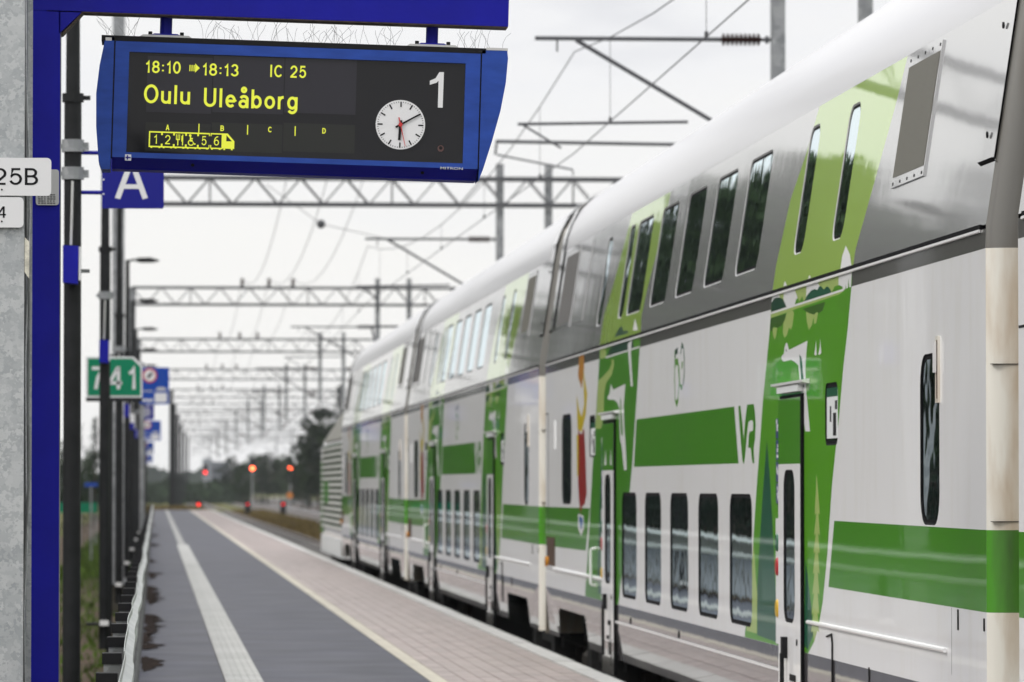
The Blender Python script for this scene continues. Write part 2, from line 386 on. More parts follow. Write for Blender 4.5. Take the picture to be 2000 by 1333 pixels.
def rr(w, h, r, n=5):
    out = []
    for cx, cy, a0 in ((w / 2 - r, h / 2 - r, 0), (-w / 2 + r, h / 2 - r, 90), (-w / 2 + r, -h / 2 + r, 180), (w / 2 - r, -h / 2 + r, 270)):
        for i in range(n + 1):
            a = math.radians(a0 + 90 * i / n); out.append((cx + r * math.cos(a), cy + r * math.sin(a)))
    return out
def inpoly(p, poly):
    x, y = p; c = False; j = len(poly) - 1
    for i in range(len(poly)):
        xi, yi = poly[i]; xj, yj = poly[j]
        if (yi > y) != (yj > y) and x < (xj - xi) * (y - yi) / (yj - yi) + xi: c = not c
        j = i
    return c
def printed_panel(outer, layers, holes, to3d, base_mi=0):
    """flat panel with its print cut into the mesh: layers = [(polygon, material index)], later ones on top"""
    vs = []; es = []
    for poly in [outer] + [l[0] for l in layers] + holes:
        b = len(vs); n = len(poly); vs += [Vector(p) for p in poly]; es += [(b + i, b + (i + 1) % n) for i in range(n)]
    v2, e2, f2, _, _, _ = delaunay_2d_cdt(vs, es, [], 0, 1e-5)
    mb = MB(); mb.v = [to3d(p[0], p[1]) for p in v2]
    for f in f2:
        c = sum((v2[i] for i in f), Vector((0, 0))) / len(f); c = (c[0], c[1])
        if not inpoly(c, outer) or any(inpoly(c, h) for h in holes): continue
        mi = base_mi
        for poly, k in layers:
            if inpoly(c, poly): mi = k
        mb.f.append(tuple(f)); mb.m.append(mi)
    return mb

# ================================================================== GROUND, PLATFORM, TRACKS (setting)
def sheet(name, x0, x1, y0, y1, z, m, kind='structure'):
    return tag(MB().face([(x0, y0, z), (x1, y0, z), (x1, y1, z), (x0, y1, z)]).build(name, m, recalc=False), kind=kind)
XE = 3.652                                # platform edge
XL = -.13                                 # platform's left edge
YE = 312.0                                # far end of the platform
tag(MB().face([(-900, -300, -.78), (-4.3, -300, -.78), (-4.3, 2500, -.78), (-900, 2500, -.78)]).face([(XL + .3, -300, -.78), (900, -300, -.78), (900, 2500, -.78), (XL + .3, 2500, -.78)]).face([(-4.3, 420, -.78), (XL + .3, 420, -.78), (XL + .3, 2500, -.78), (-4.3, 2500, -.78)]).build('ground', M_grass, recalc=False), kind='structure')
tag(MB().face([(-3.2, -300, -1.35), (XL + .3, -300, -1.35), (XL + .3, 420, -1.35), (-3.2, 420, -1.35)]).face([(-4.3, -300, -.78), (-3.2, -300, -1.35), (-3.2, 420, -1.35), (-4.3, 420, -.78)]).face([(-4.3, 420, -.78), (-3.2, 420, -1.35), (XL + .3, 420, -1.35), (XL + .3, 420, -.78)]).build('soil_verge', M_soil, recalc=False), kind='structure')
sheet('car_park_road', -14.5, -4.3, -60, 215, -.735, M_road)
sheet('track_bed', XE + .02, 6.75, -60, 900, -.735, M_ballast)
sheet('gravel_yard', 9.3, 24, -60, 900, -.74, M_gravel)
# platform body and its surfaces
plat = tag(MB().box(XL, XE - .18, -30, YE, -1.5, -.03).build('platform', M_conc), kind='structure')
MB().box(XE - .30, XE - .18, -30, YE, -.9, -.13).build('edge_wall', M_conc_d, plat)
sheet('asphalt_surface', XL, 2.165, -30, YE, 0, M_asph)
pav = sheet('paving', 2.165, XE - .01, -30, YE, -.012, M_joint)
sheet('platform_end_bank', -2.5, 4.6, YE + .01, YE + 30, -.10, M_grass)

def paver_mesh(w, l, h, m, name):
    mb = MB(); c = .004
    mb.box(-w / 2 + c, w / 2 - c, -l / 2 + c, l / 2 - c, -h, 0)
    return mb.mesh(name, m)
PW, PL = (XE - .18 - 2.305) / 8, .28
pm = paver_mesh(PW, PL, .012, M_paver, 'paver')
Yp0, NP = 36.4, 37
def rowoff(r): return (r % 2) * .14
for r in range(8):
    for k in range(NP):
        obj('paver', pm, pav, (2.305 + PW * (r + .5), Yp0 + PL * (k + .5) + rowoff(r), random.uniform(-.001, .0015)))
st = MB(); st2 = MB()
for r in range(8):
    x0 = 2.305 + PW * r
    k = 0
    while True:
        y = Yp0 + PL * NP + PL * k + rowoff(r)
        if y > YE - .3: break
        st.box(x0 + .004, x0 + PW - .004, y + .004, y + PL - .004, -.012, random.uniform(-.001, .0015)); k += 1
    for k in range(1, 60):
        y = Yp0 - PL * k + rowoff(r)
        st.box(x0 + .004, x0 + PW - .004, y + .004, y + PL - .004, -.012, random.uniform(-.001, .0015))
tag(st.build('paver_field', M_paver_s, pav, recalc=False), kind='stuff')
ym = paver_mesh(.138, .28, .012, M_yline, 'line_stone')
for k in range(120): obj('line_stone', ym, pav, (2.236, Yp0 + .28 * (k + .5), .001))
k = 0
while Yp0 + .28 * (120 + k) < YE - .3:
    y = Yp0 + .28 * (120 + k); st2.box(2.168, 2.304, y + .004, y + .276, -.012, .001); k += 1
for k in range(1, 60):
    y = Yp0 - .28 * k; st2.box(2.168, 2.304, y + .004, y + .276, -.012, .001)
tag(st2.build('line_stone_field', M_yline_s, pav, recalc=False), kind='stuff')
cop = tag(MB().box(XE - .18, XE + .0, YE - 2, YE, -.13, .0).build('coping', M_coping), kind='structure')
cm = MB().box(-.09, .09, -.493, .493, -.13, .012).mesh('coping_stone', M_coping)
for k in range(300):
    obj('coping_stone', cm, cop, (XE - .09, 10.5 + k, random.uniform(-.003, .003)))
# tactile guide strip
tacs = tag(MB().box(.55, .85, -20, 126.6, .0005, .004).build('tactile_strip', M_joint), kind='structure')
tm = MB().box(-.146, .146, -.146, .146, .0, .008)
for i in range(5):
    x = -.112 + .056 * i; tm.box(x - .014, x + .014, -.14, .14, .008, .013)
tme = tm.mesh('tactile_slab', M_tact)
for k in range(200): obj('tactile_slab', tme, tacs, (.70, 34.0 + .3 * k, .003 + random.uniform(-.001, .001)))
tf = MB()
for k in range(108):
    y = 94.0 + .3 * k; tf.box(.554, .846, y + .004, y + .296, .003, .012)
for k in range(1, 60):
    y = 34.0 - .3 * k; tf.box(.554, .846, y + .004, y + .296, .003, .012)
tag(tf.build('tactile_slab_field', M_tact_s, tacs, recalc=False), kind='stuff')
tf = MB()
for k in range(int((YE - 126.8) / .5)):
    y = 126.8 + .5 * k; tf.box(.60, .78, y, y + .492, .0005, .008)
tag(tf.build('edge_strip', mat('grey_strip', (.26, .26, .25, 1), rough=.6, isl=.1), None, recalc=False), kind='structure')
# dirt creeping over the asphalt from the left edge
dm = MB()
for k in range(70):
    y = random.choice((43, 47, 52, 58, 66, 70, 84, 100, 126, 150, 190)) + random.gauss(0, 1.6); n = 26
    cx = XL + random.uniform(-.03, .05); a = random.uniform(.05, .26); b = random.uniform(.4, 1.8)
    pts = []
    for i in range(n):
        t = math.pi * (i / (n - 1) - .5); rr_ = random.uniform(.35, 1.2)
        pts.append((max(XL + .005, cx + a * math.cos(t) * rr_), y + b * math.sin(t) * 1.0, .003 + .0002 * k))
    dm.face(pts)
tag(dm.build('edge_dirt', M_moss, recalc=False), kind='stuff')
# tracks
def track(xc, y0, y1, zr, name):
    tr = tag(MB().box(xc - 1.3, xc + 1.3, y0, y1, zr - .24, zr - .19).build(name, M_ballast), kind='structure')
    for sx in (-.762, .762):
        MB().prism([(sx - .07, zr - .17), (sx + .07, zr - .17), (sx + .02, zr - .14), (sx + .02, zr - .04), (sx + .036, zr - .03), (sx + .036, zr), (sx - .036, zr), (sx - .036, zr - .03), (sx - .02, zr - .04), (sx - .02, zr - .14)], y0, y1, 'y').build('rail', M_rail, tr, loc=(xc, 0, 0))
    sb = MB(); y = y0
    while y < y1: sb.box(xc - 1.25, xc + 1.25, y, y + .24, zr - .2, zr - .165); y += .6
    tag(sb.build('sleepers', M_sleeper, tr, recalc=False), kind='stuff')
track(XC, -30, 900, ZR, 'near_track'); track(11.0, 60, 900, ZR - .02, 'middle_track'); track(16.0, 60, 900, ZR - .02, 'far_track')

def tuft_field(name, n, xr, yr, z, hr, m, ky=1.0):
    mb = MB()
    for _ in range(n):
        u = random.random(); y = yr[0] + (yr[1] - yr[0]) * u ** ky; x = random.uniform(*xr); h = random.uniform(*hr); a = random.uniform(0, math.pi)
        wx = math.cos(a) * h * .25; wy = math.sin(a) * h * .25; lx = random.gauss(0, .3) * h; ly = random.gauss(0, .3) * h
        mb.face([(x - wx, y - wy, z), (x + wx, y + wy, z), (x + lx + wx * .2, y + ly, z + h)])
    return tag(mb.build(name, m, recalc=False), kind='stuff')
tuft_field('grass', 9000, (-3.2, -.5), (150, 400), -1.35, (.10, .42), M_grassblade)
tuft_field('weeds', 2500, (-3.0, -.4), (60, 150), -1.35, (.05, .18), M_grassblade)
tuft_field('dry_grass', 14000, (6.7, 9.4), (90, 420), -.76, (.12, .38), M_drygrass)
tuft_field('bank_grass', 4000, (-2.4, 3.2), (YE, YE + 28), -.1, (.10, .35), M_drygrass)

# ================================================================== COACHES
LMATS = [M_white, M_grey, M_green, M_green2, M_lgreen, M_pale, M_dgreen, M_teal, M_bush, M_leaf, M_red, M_yel, M_orange, M_blue_l, M_black, M_silver]
(WHT, GRY, GRN, GR2, LGR, PAL, DGR, TEA, BUS, LEA, RED, YEL, ORA, BLU, BLK, SIL) = range(16)
CL = 25.48                                # body length
def to_side(s, z): return (-1.6, s, z - ZR)
def to_up(s, z): return (upx(z) - XC, s, z - ZR)
def PS_(pts): return [S(*p) for p in pts]
def PT_(pts): return [T(*p) for p in pts]
Z_SK, Z_TOP, Z_UP0, Z_UP1 = .546, 2.745, 2.765, 3.86
WS = [S(1446.5, 965)[0] + 1.885 * k for k in range(5)]          # centres of the big windows
def build_coach(root):
    # ---- lower side with its livery
    A = PS_([(1508, 578), (1503, 650), (1490, 784), (1476, 979), (1470, 1080), (1460, 1200), (1455, 1236)])
    A = [(A[0][0] - .0, Z_TOP)] + A + [(S(1455, 1236)[0], Z_SK + .001), (S(1578.5, 1273)[0], Z_SK + .001)]
    A += PS_([(1589, 1256), (1600, 1216), (1607, 1176), (1616, 1082), (1625, 948), (1639, 813), (1647, 719), (1656, 640), (1664, 550)])
    A += [(A[-1][0], Z_TOP)]
    B = PS_([(1172, 669), (1170.5, 702), (1168, 744), (1162, 840), (1158, 901), (1154.5, 964), (1148.5, 1074), (1143, 1156)])
    B = [(B[0][0], Z_TOP)] + B + [(S(1143, 1156)[0], Z_SK + .001), (S(1208, 1180)[0], Z_SK + .001)]
    B += PS_([(1222, 1060), (1230, 959), (1235, 906), (1239.5, 837), (1245, 753), (1248, 705), (1250, 672)])
    B += [(B[-1][0], Z_TOP)]
    spr = [(1595, 926)]
    for i, y in enumerate((1006, 1046, 1082, 1122, 1162, 1201, 1236)):
        wd = 5.5 + i * .45; cx = 1596 - i * .7; spr += [(cx + wd, y), (cx + wd - 3.6, y - 4)]
    spr += [(1590, 1256)]
    for i, y in reversed(list(enumerate((1006, 1046, 1082, 1122, 1162, 1201, 1236)))):
        wd = 5.0 + i * .45; cx = 1596 - i * .7; spr += [(cx - wd + 3.6, y - 4), (cx - wd, y)]
    zg0, zg1 = 1.335, .95
    layers = [([(0.002, 2.653), (CL - .002, 2.653), (CL - .002, Z_TOP), (.002, Z_TOP)], GRY),
      (PS_([(1243, 819.5), (1434, 794.5), (1442.5, 905.7), (1238, 912.6)]), GRN),
      (PS_([(1442, 794), (1446, 793), (1450, 825), (1452.5, 858), (1455, 825), (1459, 791), (1472, 789.5), (1474.5, 805), (1476, 830), (1475, 858), (1472, 875), (1473.5, 905), (1470, 905.7), (1468.5, 897), (1466, 875), (1461, 875.5), (1462.5, 850), (1464, 843.5), (1470.5, 842), (1471, 827), (1470, 822), (1466, 821), (1462, 825), (1459.5, 845), (1456, 885), (1453.5, 905), (1452, 906), (1450, 900), (1447, 865), (1443.5, 820)]), GRN),
      (A, GR2),
      (PS_([(1509, 572), (1664, 524), (1662, 561), (1505, 613)]), PAL),
      (PS_([(1533, 604), (1530, 582), (1532, 562), (1545, 556), (1552, 566), (1557, 580), (1557, 597)]), WHT),
      (PS_([(1507, 592), (1509, 574), (1518, 570), (1523, 580), (1524, 600), (1508, 605)]), WHT),
      (PS_([(1574, 590), (1575, 560), (1585, 545), (1596, 550), (1601, 560), (1600, 580)]), WHT),
      (PS_([(1637, 570), (1638, 540), (1650, 531), (1664, 526), (1662, 561)]), WHT),
      (PS_([(1506, 610), (1507, 592), (1512, 583.5), (1520, 581), (1528, 584), (1533, 592), (1536, 601)]), DGR),
      (PS_([(1570, 590), (1576, 578), (1584, 568), (1591, 565), (1596, 567), (1600, 560), (1604, 559.5), (1609, 566), (1613, 561), (1617, 560), (1622, 566), (1624, 573)]), TEA),
      (PS_([(1552, 596), (1555, 585), (1559, 583), (1561, 590), (1567, 579), (1570, 590)]), LEA),
      (PS_([(1624, 573), (1630, 560), (1638, 557), (1645, 560), (1647, 566)]), LEA),
      (PS_([(1505, 613), (1650, 566.5), (1640, 575), (1560, 602), (1505, 622)]), PAL),
      (PS_([(1505, 610.5), (1648, 564.2), (1648, 568.4), (1505, 614.4)]), WHT),
      (PS_([(1530, 630), (1537, 611), (1548, 607), (1551, 612), (1548, 635), (1545, 645), (1541, 640), (1537, 655), (1532, 660), (1529, 650)]), PAL),
      (PS_([(1508, 640), (1518, 641), (1516, 655), (1513, 664), (1510, 656)]), PAL),
      (PS_([(1505.2, 622), (1536, 613), (1533, 625), (1527, 636), (1519, 641), (1511, 638), (1508, 648), (1503.8, 645)]), BUS),
      (PS_([(1574, 609), (1592, 607), (1590, 615), (1586, 635), (1580, 645), (1576, 630)]), PAL),
      (PS_([(1589, 612), (1598, 610), (1594, 632), (1590, 633)]), PAL),
      (PS_([(1567, 604), (1612, 590), (1607, 607), (1600, 612), (1595, 610), (1590, 615), (1580, 612), (1572, 608)]), BUS),
      (PS_([(1633, 592), (1640, 580), (1659, 570), (1656.5, 612), (1645, 608), (1636, 600)]), LEA),
      (PS_([(1655, 576), (1657, 545), (1660, 572)]), LEA), (PS_([(1650, 578), (1652, 556), (1655, 576)]), LEA),
      (PS_([(1498, 859), (1505, 950), (1511, 1070), (1516, 1180), (1517, 1255), (1479, 1241), (1479, 1150), (1483, 1070), (1490, 960)]), TEA),
      (PS_([(1573, 1090), (1578, 1130), (1585, 1190), (1588, 1240), (1578, 1269), (1571, 1262)]), TEA),
      (PS_([(1460, 1205), (1468, 1120), (1472, 1060), (1476, 1130), (1479, 1160), (1478, 1238), (1458, 1232)]), PAL),
      (PS_(spr), PAL),
      (PS_([(1526, 697), (1527.5, 704), (1531, 707), (1545, 703), (1553, 708), (1559, 714), (1561, 735), (1564, 760), (1567, 800), (1573, 843), (1582, 843), (1578, 800), (1574, 755), (1573, 719), (1575, 688), (1577, 666), (1541, 684), (1538, 672), (1535.5, 669.6), (1532, 680), (1531, 691)]), WHT),
      (PS_([(1561, 692), (1566, 700), (1571, 757), (1566, 757), (1563, 720)]), TEA),
      (PS_([(1534.5, 686), (1535.5, 681), (1537, 688)]), TEA),
      (PS_([(1590, 693), (1592, 684), (1593.5, 665), (1595, 692), (1594, 695)]), WHT), (PS_([(1598, 693), (1601, 680), (1602, 662), (1604, 690), (1600, 694)]), WHT),
      (B, GRN),
      (PS_([(1172, 664), (1250, 640), (1250, 676), (1172, 703)]), LEA),
      (PS_([(1168, 745), (1178, 735), (1190, 722), (1195, 710), (1193, 703), (1199, 703), (1199, 715), (1195, 732), (1184, 748), (1180, 770), (1179, 810), (1174, 838), (1163, 838)]), PAL),
      (PS_([(1173, 672), (1182, 670), (1184, 698), (1172, 702)]), PAL),
      (PS_([(1186, 696), (1190, 683), (1200, 672), (1206, 663), (1235, 654), (1238, 680)]), DGR),
      (PS_([(1183, 697), (1249, 676.5), (1249, 679.5), (1183, 700.5)]), WHT),
      (PS_([(1226, 672), (1234, 664), (1232, 690), (1236, 755), (1232, 755), (1227, 690)]), WHT),
      (PS_([(1178, 850), (1184, 1000), (1186, 1165), (1168, 1160), (1167, 1100), (1172, 960)]), TEA),
      (PS_([(1186, 777), (1188, 781), (1199, 781), (1205, 786), (1209, 795), (1211, 860), (1214, 870), (1219, 919), (1224, 918), (1222, 873), (1219, 830), (1218, 795), (1221.5, 750), (1197.5, 762), (1193, 750), (1191, 768)]), WHT),
      (PS_([(1211, 775), (1213, 783), (1217, 850), (1213, 850), (1211, 800)]), GRN),
      # lower stripe at both ends
      ([S(1629.4, 1017.6), (0.0005, zg0), (0.0005, zg1), S(1618, 1147)], GRN),
      ([S(1152, 993), (CL - .0005, zg0), (CL - .0005, zg1), S(1144, 1076)], GRN),
      # red and yellow stand-in shape for a painted figure, and the round "50" mark
      (PS_([(1131, 700), (1140, 684), (1141, 720), (1136, 760), (1129, 735)]), ORA),
      (PS_([(1139, 720), (1147, 770), (1144, 810), (1136, 845), (1128, 838), (1126, 770), (1131, 800), (1136, 815), (1141, 790)]), YEL),
      (PS_([(1129, 838), (1135, 850), (1141, 836), (1144, 900), (1146, 965), (1142, 985), (1137, 990), (1134, 1005), (1131, 980), (1129, 945)]), RED),
      (PS_([(1126, 850), (1130, 850), (1130, 930), (1127, 930)]), YEL),
      (PS_([(1129, 1004), (1140, 1008), (1140, 1034), (1135, 1048), (1129, 1032)]), WHT),
      (PS_([(1131, 1008), (1138, 1012), (1138.5, 1025), (1135, 1036), (1131.5, 1025)]), BLU),
      (PS_([(1318.5, 683), (1324.5, 679), (1323.5, 692), (1320, 692), (1319.5, 700), (1318, 700)]), DGR),
      (PS_([(1318.5, 702), (1324, 700), (1327, 720), (1328, 750), (1331, 752), (1333.5, 752), (1332, 762), (1330, 762), (1328, 755), (1326.5, 755), (1325, 785), (1321.5, 796), (1318, 783), (1316.5, 740), (1317.5, 685), (1318.5, 684), (1317.8, 740), (1319, 778), (1321.5, 784), (1324, 775), (1325.8, 745), (1324, 715), (1321, 713), (1319, 722)]), LEA),
      (PS_([(1328.5, 690), (1332, 668), (1335, 676), (1337.5, 700), (1337, 735), (1335, 752), (1333.5, 752), (1335.8, 730), (1336, 702), (1334, 681), (1331.5, 681), (1329.5, 694)]), TEA),
      (PS_([(1331, 708), (1334, 706), (1333, 720), (1331, 722)]), LEA),
      # seam of the near end module
      (PS_([(1858.2, 1187), (1859, 1187), (1859, 1318), (1858.2, 1318)]), GRY)]
    holes = []; wins = []
    def lw(s, z0, z1, wd, r, curtain, flat=True):
        holes.append([(s + a, (z0 + z1) / 2 + b) for a, b in rr(wd, z1 - z0, r)]); wins.append((s, z0, z1, wd, r, curtain))
    for s in WS: lw(s, .62, 1.489, 1.22, .13, .55)
    s_ov = (S(1797, 850)[0] + S(1835, 850)[0]) / 2
    lw(s_ov, 1.345, 2.205, .60, .16, .3)
    s_ds = (S(1612, 800)[0] + S(1636, 800)[0]) / 2
    lw(s_ds, 1.775, 2.135, .52, .07, 0)
    s_fw = (S(1097, 900)[0] + S(1117, 900)[0]) / 2
    lw(s_fw, 1.37, 2.22, 1.05, .16, .3)
    s_fd = (S(1152, 860)[0] + S(1162, 860)[0]) / 2
    lw(s_fd, 1.80, 2.17, .55, .07, 0)
    outer = [(0, Z_SK), (CL, Z_SK), (CL, Z_TOP), (0, Z_TOP)]
    printed_panel(outer, layers, holes, to_side).build('side_panel', LMATS, root, recalc=False)
    cache = {}
    def window(s, z0, z1, wd, r, curtain, up=False):
        h = z1 - z0; key = (round(wd, 3), round(h, 3), up, curtain, r)
        dep = .006 if up else .008
        if key not in cache:
            hh = h * math.sqrt(1 + TILT ** 2) if up else h
            o_ = rr(wd, hh, r); i_ = rr(wd - .02, hh - .02, max(.02, r - .01)); g_ = rr(wd - .055, hh - .055, max(.02, r - .027))
            mb = MB(); n = len(o_)
            for j in range(n):
                k = (j + 1) % n
                mb.face([(0, *o_[j]), (0, *o_[k]), (dep, *i_[k]), (dep, *i_[j])], 0)
                mb.face([(dep, *i_[j]), (dep, *i_[k]), (dep - .002, *g_[k]), (dep - .002, *g_[j])], 1)
            fr = mb.mesh('window', [M_frame if up else M_black, M_black], recalc=False)
            pn = MB().face([(dep + .0005, *p) for p in rr(wd - .05, hh - .05, max(.02, r - .025))]).mesh('pane', M_glass, recalc=False)
            cu = None
            if curtain:
                m2 = MB(); u0 = wd / 2 - .08; v0 = -hh / 2 + .05; n_ = 9; cw = min(.30, wd * .5)
                for q in range(n_):
                    a = u0 - cw * q / n_; b = u0 - cw * (q + 1) / n_
                    m2.face([(.07 + .02 * (q % 2), a, v0), (.07 + .02 * ((q + 1) % 2), b, v0), (.07 + .02 * ((q + 1) % 2), b, v0 + hh * curtain), (.07 + .02 * (q % 2), a, v0 + hh * curtain)])
                cu = m2.mesh('curtain', M_curtain, recalc=False)
            cache[key] = (fr, pn, cu)
        fr, pn, cu = cache[key]; zc = (z0 + z1) / 2
        loc = to_up(s, zc) if up else to_side(s, zc)
        wo_ = obj('window', fr, root, loc, (0, math.atan(TILT), 0) if up else None)
        obj('pane', pn, wo_)
        if cu: obj('curtain', cu, wo_)
        return wo_
    for wv in wins: window(*wv)
    # contents of the small destination display
    for s in (s_ds, s_fd):
        d = MB().box(.0045, .006, -.22, .22, -.145, .145); d.box(.003, .0045, -.22, .22, .095, .145, 1); d.box(.003, .0045, -.16, -.04, -.13, .0, 2); d.box(.003, .0045, .04, .09, -.05, .04, 2); d.box(.003, .0045, -.2, -.12, .02, .07, 2)
        d.build('destination_display', [M_seat, M_teal, M_ink], root, loc=to_side(s, 1.96))
    # ---- upper leaning side
    UA = PT_([(1509, 568), (1515.6, 520), (1544, 390), (1573.6, 304), (1597, 232)]); UA = [(UA[0][0], Z_UP0 + .001)] + UA[1:]
    UA[-1] = (UA[-1][0], Z_UP1 - .001)
    q = PT_([(1770, 130), (1749, 207), (1706, 363), (1671, 487), (1664, 535)]); q[0] = (q[0][0], Z_UP1 - .001); q[-1] = (q[-1][0], Z_UP0 + .001)
    UA = UA + q
    UB = PT_([(1172, 671), (1179, 620), (1201.6, 544), (1230, 447)]); UB[0] = (UB[0][0], Z_UP0 + .001); UB[-1] = (UB[-1][0], Z_UP1 - .001)
    q = PT_([(1309, 386), (1304, 404), (1283, 493), (1263, 569), (1252.6, 620), (1250, 660)]); q[0] = (q[0][0], Z_UP1 - .001); q[-1] = (q[-1][0], Z_UP0 + .001)
    UB = UB + q
    s_c = T(1955, 150)[0]
    ul = [(UA, LGR), (UB, LGR),
      (PT_([(1640, 535), (1645, 500), (1652, 480), (1660, 498), (1664, 527)]), WHT), (PT_([(1530, 560), (1533, 549), (1537, 558)]), WHT),
      (PT_([(1578, 545), (1581, 537), (1584, 543)]), WHT),
      (PT_([(1200, 659), (1207, 645), (1214, 636), (1218, 648), (1225, 645), (1228, 651)]), DGR),
      (PT_([(1236, 646), (1240, 622), (1246, 645)]), WHT)]
    uh = []; uw = []
    def uwin(s, z0, z1, wd, r, cu):
        uh.append([(s + a, (z0 + z1) / 2 + b) for a, b in rr(wd, z1 - z0, r)]); uw.append((s, z0, z1, wd, r, cu))
    for s in WS: uwin(s, 2.955, 3.745, 1.22, .11, .3)
    for px, py in ((1556, 508), (1632, 480)): uwin(T(px, py)[0], 2.955, 3.745, .46, .12, .3)
    for px, py in ((1210, 625), (1168, 638)): uwin(T(px, py)[0], 2.955, 3.745, .46, .12, .3)
    printed_panel([(0, Z_UP0), (CL, Z_UP0), (CL, Z_UP1), (0, Z_UP1)], ul, uh, to_up, SIL).build('upper_panel', LMATS, root, recalc=False)
    for wv in uw: window(*wv, up=True)
    # ---- rain strip between the two decks
    rs = MB(); rs.box(-1.607, -1.56, .12, CL - .12, 2.748 - ZR, 2.770 - ZR)
    rs.build('deck_ledge', M_black, root)
    MB().prism([(-1.612, 2.735 - ZR), (-1.602, 2.732 - ZR), (-1.602, 2.747 - ZR), (-1.611, 2.747 - ZR)], .13, CL - .13, 'y').build('trim_strip', M_chrome, root)
    sA, sB = S(1580, 1217)[0], S(1850, 1275)[0]
    MB().cyl(to_side(sB, .735)[:0] + (-1.611, sB, .735 - ZR), (-1.611, sA - .02, .735 - ZR), .012, n=8).build('trim_strip', M_chrome, root)
    sC, sD = S(1084, 1113)[0], S(1181, 1132)[0]
    MB().cyl((-1.612, sC, .735 - ZR), (-1.612, sD, .735 - ZR), .016, n=8).build('trim_strip', M_chrome, root)
    # ---- skirt with the bogie openings
    dA0, dA1 = S(1570, 1000)[0], S(1527, 1000)[0]; dB0, dB1 = S(1203, 1000)[0], S(1181, 1000)[0]
    def bog(s0, s1): return [(s0, .081), (s1, .081), (s1 - .12, .33), (s1 - .22, .37), (s0 + .22, .37), (s0 + .12, .33)]
    bo = [bog(1.35, 4.5), bog(20.9, 24.05)]
    printed_panel([(0, .08), (CL, .08), (CL, Z_SK), (0, Z_SK)], [], bo, lambda s, z: (-1.6 + max(0, (.3 - z)) * .10, s, z - ZR)).build('skirt', [M_skirt], root, recalc=False)
    MB().box(-1.612, -1.602, dA1 + .05, dB0 - .05, .392 - ZR, .408 - ZR).build('trim_strip', M_chrome, root)
    for s in (S(1326, 1232)[0], 12.9 + 4): MB().cyl((-1.606, s, .44 - ZR), (-1.59, s, .44 - ZR), .028, n=8).build('drain_hole', M_ink, root)
    for px, py, l in ((1872, 1211, .05), (1923, 1221, .03), (1698, 1322, .05)):
        s, z = S(px, py); MB().box(-1.605, -1.598, s - .012, s + .012, z - l - ZR, z + l - ZR).build('lifting_slot', M_ink, root)
    hs, hz = S(1625, 1290); hp = [(-1.606, hs + .18, hz + .13 - ZR), (-1.606, hs - .02, hz + .15 - ZR), (-1.606, hs - .05, hz + .1 - ZR), (-1.606, hs - .05, hz - .3 - ZR)]
    MB().tube(hp, .006, 5).build('hatch_edge', M_ink, root)
    # ---- roof, far side, ends
    prof = [(upx(Z_UP1), Z_UP1), (4.062, 4.0), (4.11, 4.13), (4.19, 4.27), (4.32, 4.40), (4.52, 4.50), (4.80, 4.58), (5.15, 4.63), (XC, 4.65)]
    full = prof + [(2 * XC - x, z) for x, z in reversed(prof[:-1])]
    mb = MB()
    for (xa, za), (xb, zb) in zip(full[:-1], full[1:]):
        n = 8
        for i in range(n):
            mb.face([(xa - XC, CL * i / n, za - ZR), (xb - XC, CL * i / n, zb - ZR), (xb - XC, CL * (i + 1) / n, zb - ZR), (xa - XC, CL * (i + 1) / n, za - ZR)])
    me = mb.mesh('roof', M_roof, recalc=False)
    bm = bmesh.new(); bm.from_mesh(me); bmesh.ops.remove_doubles(bm, verts=bm.verts[:], dist=1e-4); bm.to_mesh(me); bm.free()
    me.polygons.foreach_set('use_smooth', [True] * len(me.polygons))
    obj('roof', me, root)
    ro = MB()
    for s in (5.5, 12.5, 19.5): ro.box(-.7, .7, s - .9, s + .9, 4.66 - ZR, 4.74 - ZR)
    fs = MB(); fs.face([(1.6, 0, .08 - ZR), (1.6, CL, .08 - ZR), (1.6, CL, Z_UP0 - ZR), (1.6, 0, Z_UP0 - ZR)])
    fs.face([(1.6, 0, Z_UP0 - ZR), (1.6, CL, Z_UP0 - ZR), (XC - upx(Z_UP1), CL, Z_UP1 - ZR), (XC - upx(Z_UP1), 0, Z_UP1 - ZR)], 1)
    fs.build('far_side', [M_white, M_silver], root, recalc=False)
    it = MB().box(-1.25, 1.25, .3, CL - .3, .2 - ZR, 2.5 - ZR); it.box(-1.1, 1.1, .3, CL - .3, 2.85 - ZR, 3.8 - ZR)
    it.build('interior_wall', M_interior, root)
    # ends: rounded corner post, dirty, with the bands running round
    zl = [.08, .95, 1.335, 2.653, 2.765, 3.3, 3.86, 4.13, 4.40, 4.58, 4.64]
    def half(z):
        if z <= 2.75: return 1.6
        if z <= Z_UP1: return XC - upx(z)
        for (xa, za), (xb, zb) in zip(prof[:-1], prof[1:]):
            if z <= zb: return XC - (xa + (xb - xa) * (z - za) / (zb - za))
        return .2
    for yend, sg in ((0, -1), (CL, 1)):
        mb = MB()
        cols = [(0, 0), (.010, .012), (.035, .035), (.09, .052), (.20, .06)]
        for za, zb in zip(zl[:-1], zl[1:]):
            mi = 1 if za >= 2.653 else (2 if .95 <= za < 1.335 else 0)
            ha, hb = half(za), half(zb)
            L = [(-1, c) for c in cols] + [(1, c) for c in reversed(cols)]
            for (sa, (ia, da)), (sb, (ib, db)) in zip(L[:-1], L[1:]):
                mb.face([(sa * max(.02, ha - ia), yend + sg * da, za - ZR), (sb * max(.02, ha - ib), yend + sg * db, za - ZR),
                         (sb * max(.02, hb - ib), yend + sg * db, zb - ZR), (sa * max(.02, hb - ia), yend + sg * da, zb - ZR)], mi)
